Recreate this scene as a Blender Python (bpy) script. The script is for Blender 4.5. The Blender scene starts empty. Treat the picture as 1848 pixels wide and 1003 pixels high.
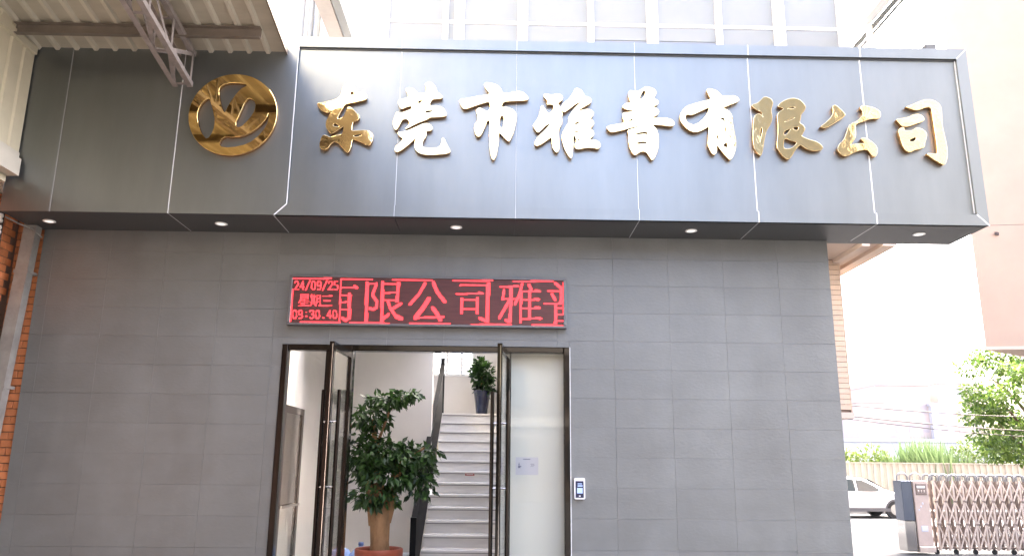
import bpy, bmesh, math, random
import numpy as np
from mathutils import Vector, Matrix

random.seed(7)
rng = np.random.default_rng(7)
scene = bpy.context.scene
COL = scene.collection

# ------------------------------------------------------------------ camera
cam_data = bpy.data.cameras.new("camera")
cam_data.sensor_width = 36.0
cam_data.lens = 27.604
cam_data.clip_start = 0.05
cam_data.clip_end = 3000.0
cam = bpy.data.objects.new("camera", cam_data)
COL.objects.link(cam)
PITCH, YAW, ROLL = 0.23251, 0.01870, 0.00950
_f = Vector((math.sin(YAW) * math.cos(PITCH), math.cos(YAW) * math.cos(PITCH), math.sin(PITCH)))
_r = Vector((math.cos(YAW), -math.sin(YAW), 0))
_u = _r.cross(_f)
_r2 = _r * math.cos(ROLL) + _u * math.sin(ROLL)
_u2 = _u * math.cos(ROLL) - _r * math.sin(ROLL)
cam.matrix_world = Matrix(((_r2.x, _u2.x, -_f.x, 0.0), (_r2.y, _u2.y, -_f.y, -8.2241),
                           (_r2.z, _u2.z, -_f.z, 1.6), (0, 0, 0, 1)))
scene.camera = cam

# ------------------------------------------------------------------ sky, sun, exposure
SUN_ELEV, SUN_AZ = math.radians(48), math.radians(55)     # azimuth measured from +Y towards +X
world = bpy.data.worlds.new("World")
scene.world = world
world.use_nodes = True
wn = world.node_tree
bg = wn.nodes["Background"]
sky = wn.nodes.new("ShaderNodeTexSky")
sky.sky_type = 'NISHITA'
sky.sun_disc = False
sky.sun_elevation = SUN_ELEV
sky.sun_rotation = SUN_AZ
sky.air_density = 0.65
sky.dust_density = 9.0
sky.ozone_density = 1.0
wn.links.new(sky.outputs[0], bg.inputs[0])
bg.inputs[1].default_value = 0.15
sun_data = bpy.data.lights.new("sun", 'SUN')
sun_data.energy = 0.6
sun_data.angle = math.radians(10)
sun_data.color = (1.0, 0.95, 0.88)
sun = bpy.data.objects.new("sun", sun_data)
COL.objects.link(sun)
_sd = Vector((math.sin(SUN_AZ) * math.cos(SUN_ELEV), math.cos(SUN_AZ) * math.cos(SUN_ELEV), math.sin(SUN_ELEV)))
sun.rotation_euler = (-_sd).to_track_quat('-Z', 'Y').to_euler()
sun.location = (0, 0, 40)
scene.view_settings.view_transform = 'Standard'
scene.view_settings.look = 'None'
scene.view_settings.gamma = 1.0
scene.view_settings.exposure = 4.32
scene.render.engine = 'CYCLES'
scene.cycles.use_denoising = True
scene.cycles.max_bounces = 10
scene.cycles.caustics_reflective = False
scene.cycles.caustics_refractive = False
scene.cycles.diffuse_bounces = 5
scene.cycles.transparent_max_bounces = 24

# ------------------------------------------------------------------ materials
MAT = {}

def ramp_node(nt, c0, c1, p0=0.3, p1=0.7):
    r = nt.nodes.new("ShaderNodeValToRGB")
    r.color_ramp.elements[0].color = (*c0, 1)
    r.color_ramp.elements[1].color = (*c1, 1)
    r.color_ramp.elements[0].position = p0
    r.color_ramp.elements[1].position = p1
    return r

def mat(name, col, rough=0.6, metal=0.0, var=0.0, scale=3.0, bump=0.0, bscale=40.0, rnd=0.0,
        spec=0.5, emit=None, estr=0.0, coat=0.0, stretch=(1, 1, 1), rvar=0.0, bdist=0.01, crough=0.03, mottle=0.0):
    """principled material; var = noise variation of the colour, rnd = variation between objects"""
    m = bpy.data.materials.new(name)
    m.use_nodes = True
    nt = m.node_tree
    b = nt.nodes["Principled BSDF"]
    b.inputs['Roughness'].default_value = rough
    b.inputs['Metallic'].default_value = metal
    b.inputs['Specular IOR Level'].default_value = spec
    b.inputs['Coat Weight'].default_value = coat
    b.inputs['Coat Roughness'].default_value = crough
    tc = nt.nodes.new("ShaderNodeNewGeometry")
    mp = nt.nodes.new("ShaderNodeMapping")
    mp.inputs['Scale'].default_value = stretch
    nt.links.new(tc.outputs['Position'], mp.inputs[0])
    out = None
    if var > 0:
        n = nt.nodes.new("ShaderNodeTexNoise")
        n.inputs['Scale'].default_value = scale
        n.inputs['Detail'].default_value = 6
        n.inputs['Roughness'].default_value = 0.62
        nt.links.new(mp.outputs[0], n.inputs['Vector'])
        r = ramp_node(nt, [c * (1 - var) for c in col], [min(1, c * (1 + var)) for c in col])
        nt.links.new(n.outputs['Fac'], r.inputs[0])
        out = r.outputs[0]
        if rvar > 0:
            mr = nt.nodes.new("ShaderNodeMapRange")
            mr.inputs['To Min'].default_value = max(0.02, rough - rvar)
            mr.inputs['To Max'].default_value = min(1, rough + rvar)
            nt.links.new(n.outputs['Fac'], mr.inputs[0])
            nt.links.new(mr.outputs[0], b.inputs['Roughness'])
    if mottle > 0:          # broad stains and faint vertical runs
        n3 = nt.nodes.new("ShaderNodeTexNoise")
        n3.inputs['Scale'].default_value = 0.9
        n3.inputs['Detail'].default_value = 5
        n3.inputs['Distortion'].default_value = 0.6
        mp3 = nt.nodes.new("ShaderNodeMapping")
        mp3.inputs['Scale'].default_value = (2.2, 1, 0.7)
        nt.links.new(tc.outputs['Position'], mp3.inputs[0])
        nt.links.new(mp3.outputs[0], n3.inputs['Vector'])
        m3 = nt.nodes.new("ShaderNodeMapRange")
        m3.inputs['From Min'].default_value = 0.3
        m3.inputs['From Max'].default_value = 0.7
        m3.inputs['To Min'].default_value = 1 - mottle
        m3.inputs['To Max'].default_value = 1 + mottle
        nt.links.new(n3.outputs['Fac'], m3.inputs[0])
        h3 = nt.nodes.new("ShaderNodeHueSaturation")
        nt.links.new(m3.outputs[0], h3.inputs['Value'])
        nt.links.new(out, h3.inputs['Color'])
        out = h3.outputs[0]
    if rnd > 0:
        oi = nt.nodes.new("ShaderNodeObjectInfo")
        hs = nt.nodes.new("ShaderNodeHueSaturation")
        mr = nt.nodes.new("ShaderNodeMapRange")
        mr.inputs['To Min'].default_value = 1 - rnd
        mr.inputs['To Max'].default_value = 1 + rnd
        nt.links.new(oi.outputs['Random'], mr.inputs[0])
        nt.links.new(mr.outputs[0], hs.inputs['Value'])
        if out is None:
            hs.inputs['Color'].default_value = (*col, 1)
        else:
            nt.links.new(out, hs.inputs['Color'])
        out = hs.outputs[0]
    if out is None:
        b.inputs['Base Color'].default_value = (*col, 1)
    else:
        nt.links.new(out, b.inputs['Base Color'])
    if bump > 0:
        n2 = nt.nodes.new("ShaderNodeTexNoise")
        n2.inputs['Scale'].default_value = bscale
        n2.inputs['Detail'].default_value = 4
        nt.links.new(mp.outputs[0], n2.inputs['Vector'])
        bp = nt.nodes.new("ShaderNodeBump")
        bp.inputs['Strength'].default_value = bump
        bp.inputs['Distance'].default_value = bdist
        nt.links.new(n2.outputs['Fac'], bp.inputs['Height'])
        nt.links.new(bp.outputs[0], b.inputs['Normal'])
    if emit:
        b.inputs['Emission Color'].default_value = (*emit, 1)
        b.inputs['Emission Strength'].default_value = estr
    MAT[name] = m
    return m

def glass_mat(name, tint=(0.985, 0.99, 0.985), rough=0.01, ior=1.5):
    m = bpy.data.materials.new(name)
    m.use_nodes = True
    nt = m.node_tree
    nt.nodes.remove(nt.nodes["Principled BSDF"])
    out = nt.nodes["Material Output"]
    tr = nt.nodes.new("ShaderNodeBsdfTransparent")
    tr.inputs[0].default_value = (*tint, 1)
    gl = nt.nodes.new("ShaderNodeBsdfGlossy")
    gl.inputs['Roughness'].default_value = rough
    # Schlick reflectance from the facing angle, the same on both sides of the pane
    lw = nt.nodes.new("ShaderNodeLayerWeight")
    lw.inputs[0].default_value = 0.5
    pw_ = nt.nodes.new("ShaderNodeMath")
    pw_.operation = 'POWER'
    pw_.inputs[1].default_value = 5.0
    nt.links.new(lw.outputs['Facing'], pw_.inputs[0])
    fr = nt.nodes.new("ShaderNodeMath")
    fr.operation = 'MULTIPLY_ADD'
    fr.inputs[1].default_value = 0.96
    fr.inputs[2].default_value = 0.04
    nt.links.new(pw_.outputs[0], fr.inputs[0])
    mx = nt.nodes.new("ShaderNodeMixShader")
    nt.links.new(fr.outputs[0], mx.inputs[0])
    nt.links.new(tr.outputs[0], mx.inputs[1])
    nt.links.new(gl.outputs[0], mx.inputs[2])
    nt.links.new(mx.outputs[0], out.inputs[0])
    MAT[name] = m
    return m

def leaf_mat(name, c0, c1, trans=0.35, rough=0.45):
    m = bpy.data.materials.new(name)
    m.use_nodes = True
    nt = m.node_tree
    b = nt.nodes["Principled BSDF"]
    out = nt.nodes["Material Output"]
    g = nt.nodes.new("ShaderNodeNewGeometry")
    r = ramp_node(nt, c0, c1, 0.0, 1.0)
    nt.links.new(g.outputs['Random Per Island'], r.inputs[0])
    nt.links.new(r.outputs[0], b.inputs['Base Color'])
    b.inputs['Roughness'].default_value = rough
    t = nt.nodes.new("ShaderNodeBsdfTranslucent")
    nt.links.new(r.outputs[0], t.inputs[0])
    mx = nt.nodes.new("ShaderNodeMixShader")
    mx.inputs[0].default_value = trans
    nt.links.new(b.outputs[0], mx.inputs[1])
    nt.links.new(t.outputs[0], mx.inputs[2])
    nt.links.new(mx.outputs[0], out.inputs[0])
    MAT[name] = m
    return m

mat("tile", (0.1135, 0.1235, 0.1235), 0.46, var=0.13, scale=2.3, bump=0.22, bscale=26, rnd=0.045, rvar=0.10, spec=1.0, coat=0.6, crough=0.42, mottle=0.13, stretch=(1, 1, 1.6))
mat("tile_joint", (0.098, 0.105, 0.105), 0.9)
mat("panel", (0.2139, 0.2279, 0.2289), 0.37, metal=0.85, var=0.06, scale=1.4, bump=0.05, bscale=1.3, rnd=0.025, stretch=(2.5, 1, 0.5), bdist=0.02)
mat("panel_joint", (0.72, 0.74, 0.76), 0.35)
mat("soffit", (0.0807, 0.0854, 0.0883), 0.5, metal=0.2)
mat("joint_dim", (0.30, 0.31, 0.32), 0.4)
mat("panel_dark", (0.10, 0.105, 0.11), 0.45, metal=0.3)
mat("gold", (0.96, 0.73, 0.37), 0.07, metal=1.0, bump=0.17, bscale=5.0, bdist=0.02)
mat("grille", (0.30, 0.30, 0.30), 0.5)
mat("gold_emblem", (0.90, 0.62, 0.24), 0.04, metal=1.0)
mat("gate_arch", (0.24, 0.235, 0.23), 0.3, metal=0.6)
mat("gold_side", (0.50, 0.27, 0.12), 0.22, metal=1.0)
mat("aluminium", (0.62, 0.63, 0.64), 0.3, metal=1.0)
mat("black_mirror", (0.04, 0.038, 0.037), 0.05, metal=1.0, bump=0.03, bscale=3.0)
mat("brown_mirror", (0.020, 0.016, 0.0145), 0.16, metal=0.9)
mat("steel_mirror", (0.55, 0.54, 0.53), 0.08, metal=1.0)
mat("screen", (0.085, 0.022, 0.02), 0.5, var=0.2, scale=5, stretch=(1, 1, 8))
mat("led", (0.3, 0.02, 0.02), 0.5, emit=(1.0, 0.038, 0.05), estr=0.235)
mat("white_wall", (0.7176, 0.6900, 0.6486), 0.7, var=0.05, scale=1.6, bump=0.05, bscale=60)
mat("cream_wall", (0.60, 0.61, 0.545), 0.55, var=0.02, scale=1.0)
mat("ceiling", (0.75, 0.75, 0.74), 0.8)
mat("step", (0.72, 0.70, 0.67), 0.25, var=0.10, scale=3.0, stretch=(1, 1, 5))
mat("step_shade", (0.20, 0.19, 0.185), 0.4)
mat("floor_tile", (0.55, 0.53, 0.50), 0.2, var=0.06)
mat("black_paint", (0.006, 0.006, 0.0065), 0.75, spec=0.2, var=0.2)
mat("white_paint", (0.80, 0.80, 0.79), 0.4)
mat("white_plastic", (0.78, 0.79, 0.80), 0.3)
mat("paper", (0.5015, 0.5015, 0.5416), 0.7)
mat("ink", (0.16, 0.16, 0.22), 0.7)
mat("reader_screen", (0.01, 0.012, 0.03), 0.08, emit=(0.05, 0.08, 0.25), estr=0.015)
mat("reader_icon", (0.35, 0.45, 0.7), 0.3, emit=(0.35, 0.5, 0.9), estr=0.03)
mat("red_label", (0.40, 0.13, 0.11), 0.5)
mat("terracotta", (0.2880, 0.0616, 0.0284), 0.5, var=0.12, scale=8, bump=0.1)
mat("terracotta_band", (0.62, 0.36, 0.17), 0.55, var=0.12, scale=8)
mat("soil", (0.05, 0.035, 0.025), 0.95, var=0.3, bump=0.6, bscale=50)
mat("bark", (0.2880, 0.1600, 0.0720), 0.75, var=0.30, scale=9, bump=0.6, bscale=14, stretch=(1, 1, 0.5), bdist=0.05)
mat("bark_grey", (0.16, 0.12, 0.085), 0.9, var=0.3, scale=6, bump=0.6, bscale=20, bdist=0.03)
mat("blue_glaze", (0.012, 0.02, 0.055), 0.2, var=0.2, coat=0.5)
mat("blue_bottle", (0.30, 0.42, 0.72), 0.12, var=0.1)
mat("bottle_cap", (0.10, 0.16, 0.36), 0.4)
mat("cream_sheet", (0.4440, 0.4020, 0.3180), 0.5, var=0.10, scale=2.0, stretch=(1, 3, 1), rnd=0.03)
mat("cream_rib", (0.5520, 0.5100, 0.4140), 0.45, var=0.08, scale=2.0)
mat("cream_clad", (0.6244, 0.5676, 0.4244), 0.5, var=0.08, scale=2.5, bump=0.05, bscale=8)
mat("gutter_white", (0.5848, 0.5504, 0.4730), 0.45, var=0.06)
mat("purlin", (0.182, 0.150, 0.122), 0.6, var=0.15, scale=6)
mat("truss_paint", (0.27, 0.235, 0.22), 0.6, var=0.25, scale=9, bump=0.1, bscale=60)
mat("brick", (0.5750, 0.2090, 0.0850), 0.6, var=0.18, scale=7, bump=0.15, bscale=50, rnd=0.13)
mat("mortar", (0.17, 0.12, 0.095), 0.95)
mat("galvanised", (0.3400, 0.3272, 0.3060), 0.5, metal=0.35, var=0.2, scale=5, bump=0.08, bscale=12)
mat("porcelain", (0.72, 0.68, 0.62), 0.25)
mat("dark_iron", (0.06, 0.04, 0.035), 0.7)
mat("cable", (0.12, 0.10, 0.09), 0.7)
mat("apron", (0.056, 0.056, 0.057), 0.85, spec=0.06, var=0.16, scale=0.6, bump=0.2, bscale=30)
mat("ground", (0.075, 0.075, 0.075), 0.9, spec=0.06, var=0.16, scale=0.6, bump=0.2, bscale=30)
mat("road", (0.06, 0.06, 0.061), 0.8, spec=0.06, var=0.14, scale=0.8, bump=0.2, bscale=40)
mat("kerb", (0.16, 0.157, 0.15), 0.8, var=0.1)
mat("road_paint", (0.16, 0.16, 0.16), 0.6)
mat("office_white", (0.82, 0.82, 0.82), 0.5)
mat("office_panel", (0.2258, 0.2329, 0.2270), 0.25, var=0.02)
mat("office_blue", (0.1848, 0.1968, 0.2144), 0.25, var=0.04)
mat("soffit_tan", (0.40, 0.36, 0.33), 0.7, var=0.1)
mat("rail_grey", (0.14, 0.15, 0.15), 0.4, metal=0.4)
mat("pink_wall", (0.3755, 0.2723, 0.2113), 0.7, var=0.05, scale=1.2, bump=0.05)
mat("pink_trim", (0.4945, 0.3977, 0.3332), 0.7)
mat("orange_tile", (0.4945, 0.3680, 0.2760), 0.65, var=0.06, rnd=0.06)
mat("far_pink", (0.37, 0.30, 0.262), 0.8, var=0.04, scale=0.2)
mat("far_white", (0.43, 0.415, 0.41), 0.8)
mat("far_window", (0.30, 0.26, 0.25), 0.3)
mat("opposite_brick", (0.10, 0.088, 0.078), 0.75, var=0.2, scale=0.8)
mat("tower_plaster", (0.1445, 0.1403, 0.1292), 0.75, var=0.1, scale=0.8)
mat("opposite_band", (0.22, 0.21, 0.19), 0.75)
mat("opposite_window", (0.05, 0.06, 0.07), 0.15)
mat("fence_beige", (0.3330, 0.3105, 0.2520), 0.55, var=0.06)
mat("gate_steel", (0.5645, 0.4738, 0.4183), 0.32, metal=0.55, var=0.12, scale=7)
mat("gate_dark", (0.2100, 0.1620, 0.1350), 0.5, metal=0.3)
mat("gate_head_blue", (0.1006, 0.1181, 0.1531), 0.2, metal=0.6)
mat("gate_head_pink", (0.48, 0.38, 0.33), 0.4, metal=0.3, var=0.1, scale=6)
mat("car_paint", (0.80, 0.81, 0.82), 0.25, coat=0.8)
mat("car_glass", (0.03, 0.045, 0.05), 0.05)
mat("rubber", (0.02, 0.02, 0.02), 0.85)
mat("car_trim", (0.10, 0.10, 0.105), 0.6)
mat("flood_lamp", (0.09, 0.09, 0.09), 0.5)
mat("downlight_trim", (0.80, 0.80, 0.80), 0.4)
mat("downlight_lens", (0.85, 0.85, 0.82), 0.3, emit=(1.0, 0.97, 0.9), estr=0.05)
mat("display_frame", (0.16, 0.16, 0.165), 0.4, metal=0.6)
glass_mat("glass")
glass_mat("bottle_glass", (0.55, 0.68, 0.95), 0.05)
leaf_mat("leaf_dark", (0.007, 0.022, 0.007), (0.048, 0.115, 0.02), 0.15)
leaf_mat("leaf_tree", (0.03, 0.08, 0.012), (0.20, 0.30, 0.06), 0.4)
leaf_mat("leaf_reed", (0.06, 0.11, 0.035), (0.15, 0.21, 0.09), 0.35)
leaf_mat("leaf_shrub", (0.06, 0.10, 0.018), (0.15, 0.19, 0.045), 0.35)

# ------------------------------------------------------------------ mesh helpers
def link(name, me, m=None, parent=None, loc=None):
    o = bpy.data.objects.new(name, me)
    COL.objects.link(o)
    if m and me and not me.materials:
        me.materials.append(MAT[m])
    if parent:
        o.parent = parent
    if loc is not None:
        o.location = loc
    return o

def thing(name, label, cat, loc=(0, 0, 0), group=None):
    """Empty at the thing's base. Children keep world coordinates through `off`."""
    o = bpy.data.objects.new(name, None)
    COL.objects.link(o)
    o.location = loc
    o.empty_display_size = 0.2
    o['label'] = label
    o['category'] = cat
    if group:
        o['group'] = group
    return o

def tag(o, label, cat, group=None):
    o['label'] = label
    o['category'] = cat
    if group:
        o['group'] = group
    return o

def base_of(p):
    off = Vector((0, 0, 0))
    while p is not None:
        off += p.location
        p = p.parent
    return off

class MB:
    def __init__(self):
        self.v, self.f, self.s = [], [], []
    def add(self, verts, faces, smooth=False):
        n = len(self.v)
        self.v += [tuple(p) for p in verts]
        self.f += [tuple(i + n for i in f) for f in faces]
        self.s += [smooth] * len(faces)
        return self
    def box(self, x0, x1, y0, y1, z0, z1):
        v = [(x0, y0, z0), (x1, y0, z0), (x1, y1, z0), (x0, y1, z0), (x0, y0, z1), (x1, y0, z1), (x1, y1, z1), (x0, y1, z1)]
        return self.add(v, [(0, 3, 2, 1), (4, 5, 6, 7), (0, 1, 5, 4), (1, 2, 6, 5), (2, 3, 7, 6), (3, 0, 4, 7)])
    def cbox(self, x0, x1, y0, y1, z0, z1, c=0.004):
        """box whose front (-y) edges are chamfered"""
        v = [(x0, y1, z0), (x1, y1, z0), (x1, y1, z1), (x0, y1, z1),
             (x0, y0 + c, z0), (x1, y0 + c, z0), (x1, y0 + c, z1), (x0, y0 + c, z1),
             (x0 + c, y0, z0 + c), (x1 - c, y0, z0 + c), (x1 - c, y0, z1 - c), (x0 + c, y0, z1 - c)]
        f = [(3, 2, 1, 0), (8, 9, 10, 11)]
        for i in range(4):
            j = (i + 1) % 4
            f += [(i, j, 4 + j, 4 + i), (4 + i, 4 + j, 8 + j, 8 + i)]
        return self.add(v, f)
    def bar(self, a, b, w, h, up=(0, 0, 1)):
        """rectangular bar between two points"""
        a, b = Vector(a), Vector(b)
        d = (b - a).normalized()
        s = d.cross(Vector(up))
        if s.length < 1e-5:
            s = d.cross(Vector((1, 0, 0)))
        s.normalize()
        t = s.cross(d)
        s, t = s * w / 2, t * h / 2
        v = [p + q for p in (a, b) for q in (-s - t, s - t, s + t, -s + t)]
        return self.add(v, [(3, 2, 1, 0), (4, 5, 6, 7), (0, 1, 5, 4), (1, 2, 6, 5), (2, 3, 7, 6), (3, 0, 4, 7)])
    def tube(self, pts, r, n=8, cap=True, smooth=True):
        pts = [Vector(p) for p in pts]
        rs = r if isinstance(r, (list, tuple)) else [r] * len(pts)
        ring, ref = [], None
        for i, p in enumerate(pts):
            d = (pts[min(i + 1, len(pts) - 1)] - pts[max(i - 1, 0)]).normalized()
            if ref is None:
                ref = Vector((0, 0, 1)) if abs(d.z) < 0.9 else Vector((1, 0, 0))
            s = d.cross(ref).normalized()
            t = s.cross(d)
            ref = t
            ring.append([p + (s * math.cos(2 * math.pi * k / n) + t * math.sin(2 * math.pi * k / n)) * rs[i] for k in range(n)])
        v = [q for rg in ring for q in rg]
        f = []
        for i in range(len(pts) - 1):
            for k in range(n):
                k2 = (k + 1) % n
                f.append((i * n + k, i * n + k2, (i + 1) * n + k2, (i + 1) * n + k))
        self.add(v, f, smooth)
        if cap:
            m = len(pts) - 1
            self.add(ring[0], [tuple(range(n))])
            self.add(ring[m], [tuple(range(n - 1, -1, -1))])
        return self
    def lathe(self, prof, c, n=24, smooth=True):
        """prof: list of (r, z) turned round the vertical through c"""
        v = [(c[0] + r * math.cos(2 * math.pi * k / n), c[1] + r * math.sin(2 * math.pi * k / n), c[2] + z) for r, z in prof for k in range(n)]
        f = []
        for i in range(len(prof) - 1):
            for k in range(n):
                k2 = (k + 1) % n
                f.append((i * n + k, i * n + k2, (i + 1) * n + k2, (i + 1) * n + k))
        return self.add(v, f, smooth)
    def prism_x(self, prof, x0, x1):
        """polygon (y, z) swept along x"""
        n = len(prof)
        v = [(x0, y, z) for y, z in prof] + [(x1, y, z) for y, z in prof]
        f = [tuple(range(n)), tuple(range(2 * n - 1, n - 1, -1))]
        f += [(i, n + i, n + (i + 1) % n, (i + 1) % n) for i in range(n)]
        return self.add(v, f)
    def mesh(self, name):
        me = bpy.data.meshes.new(name)
        me.from_pydata(self.v, [], self.f)
        me.polygons.foreach_set("use_smooth", self.s)
        me.update()
        return me
    def build(self, name, m, parent=None, loc=None):
        """verts in world coordinates; the object is put under its parent without moving"""
        o = link(name, self.mesh(name), m, parent, loc)
        if parent is not None and loc is None:
            off = base_of(parent)
            if off.length > 0:
                o.data.transform(Matrix.Translation(-off))
        return o

def fix_normals(o):
    bm = bmesh.new()
    bm.from_mesh(o.data)
    bmesh.ops.recalc_face_normals(bm, faces=bm.faces)
    bm.to_mesh(o.data)
    bm.free()

def chaikin(p, k=1):
    for _ in range(k):
        q = []
        n = len(p)
        for i in range(n):
            a, b = p[i], p[(i + 1) % n]
            q.append((0.75 * a[0] + 0.25 * b[0], 0.75 * a[1] + 0.25 * b[1]))
            q.append((0.25 * a[0] + 0.75 * b[0], 0.25 * a[1] + 0.75 * b[1]))
        p = q
    return p

def outline_solid(name, outs, holes, yfront, depth, mface, mside, parent, bevel=0.004, smooth=1):
    """solid cut-out standing in the xz plane: a filled outline with holes, front at yfront"""
    cu = bpy.data.curves.new(name, 'CURVE')
    cu.dimensions = '2D'
    cu.fill_mode = 'BOTH'
    cu.extrude = depth / 2 - bevel
    cu.bevel_depth = bevel
    cu.bevel_resolution = 2
    for poly in outs + holes:
        poly = chaikin([(a / 1000, b / 1000) for a, b in poly], smooth)
        sp = cu.splines.new('POLY')
        sp.points.add(len(poly) - 1)
        for i, (a, b) in enumerate(poly):
            sp.points[i].co = (a, b, 0, 1)
        sp.use_cyclic_u = True
    tmp = bpy.data.objects.new("tmp_outline", cu)
    COL.objects.link(tmp)
    bpy.context.view_layer.update()
    me = bpy.data.meshes.new_from_object(tmp.evaluated_get(bpy.context.evaluated_depsgraph_get()))
    bpy.data.objects.remove(tmp)
    bpy.data.curves.remove(cu)
    # curve (x, y, z) -> world (x, -z, y): the curve's +z side looks at -y
    me.transform(Matrix(((1, 0, 0, 0), (0, 0, -1, yfront + depth / 2), (0, 1, 0, 0), (0, 0, 0, 1))))
    me.materials.clear()
    me.materials.append(MAT[mface])
    me.materials.append(MAT[mside])
    for p in me.polygons:
        p.material_index = 0 if abs(p.normal.y) > 0.35 else 1
        p.use_smooth = False
    me.name = name
    me.transform(Matrix.Translation(-base_of(parent)))
    return link(name, me, None, parent)

def leaf_cloud(centres, n, size, droop=0.4, aspect=0.42, up=0.3):
    """n leaves (two folded quads each) spread through ellipsoids (cx, cy, cz, rx, ry, rz, weight)"""
    w = np.array([c[6] for c in centres], float)
    pick = rng.choice(len(centres), n, p=w / w.sum())
    c = np.array([centres[i][:6] for i in pick])
    d = rng.normal(size=(n, 3))
    d /= np.linalg.norm(d, axis=1)[:, None]
    rad = rng.random(n) ** 0.42
    pos = c[:, :3] + d * rad[:, None] * c[:, 3:]
    # leaf direction: outwards + down
    a = d * 0.8 + rng.normal(size=(n, 3)) * 0.5
    a[:, 2] -= droop
    a /= np.linalg.norm(a, axis=1)[:, None]
    nrm = rng.normal(size=(n, 3)) * 0.6
    nrm[:, 2] += up + 0.6
    s = np.cross(a, nrm)
    s /= np.linalg.norm(s, axis=1)[:, None]
    nn = np.cross(s, a)
    L = size * (0.65 + 0.7 * rng.random(n))[:, None]
    Wd = L * aspect
    p0 = pos
    p1 = pos + a * L * 0.45 + s * Wd * 0.5 + nn * L * 0.06
    p2 = pos + a * L
    p3 = pos + a * L * 0.45 - s * Wd * 0.5 + nn * L * 0.06
    pm = pos + a * L * 0.5 - nn * L * 0.02
    V = np.stack([p0, p1, p2, p3, pm], 1).reshape(-1, 3)
    i = np.arange(n) * 5
    F = np.stack([np.stack([i, i + 1, i + 4], 1), np.stack([i + 1, i + 2, i + 4], 1),
                  np.stack([i + 2, i + 3, i + 4], 1), np.stack([i + 3, i, i + 4], 1)], 1).reshape(-1, 3)
    return V, F

def cloud_obj(name, V, F, m, parent):
    me = bpy.data.meshes.new(name)
    off = base_of(parent)
    me.from_pydata((V - np.array(off)).tolist(), [], F.tolist())
    o = link(name, me, m, parent)
    o['kind'] = 'stuff'
    return o

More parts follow.
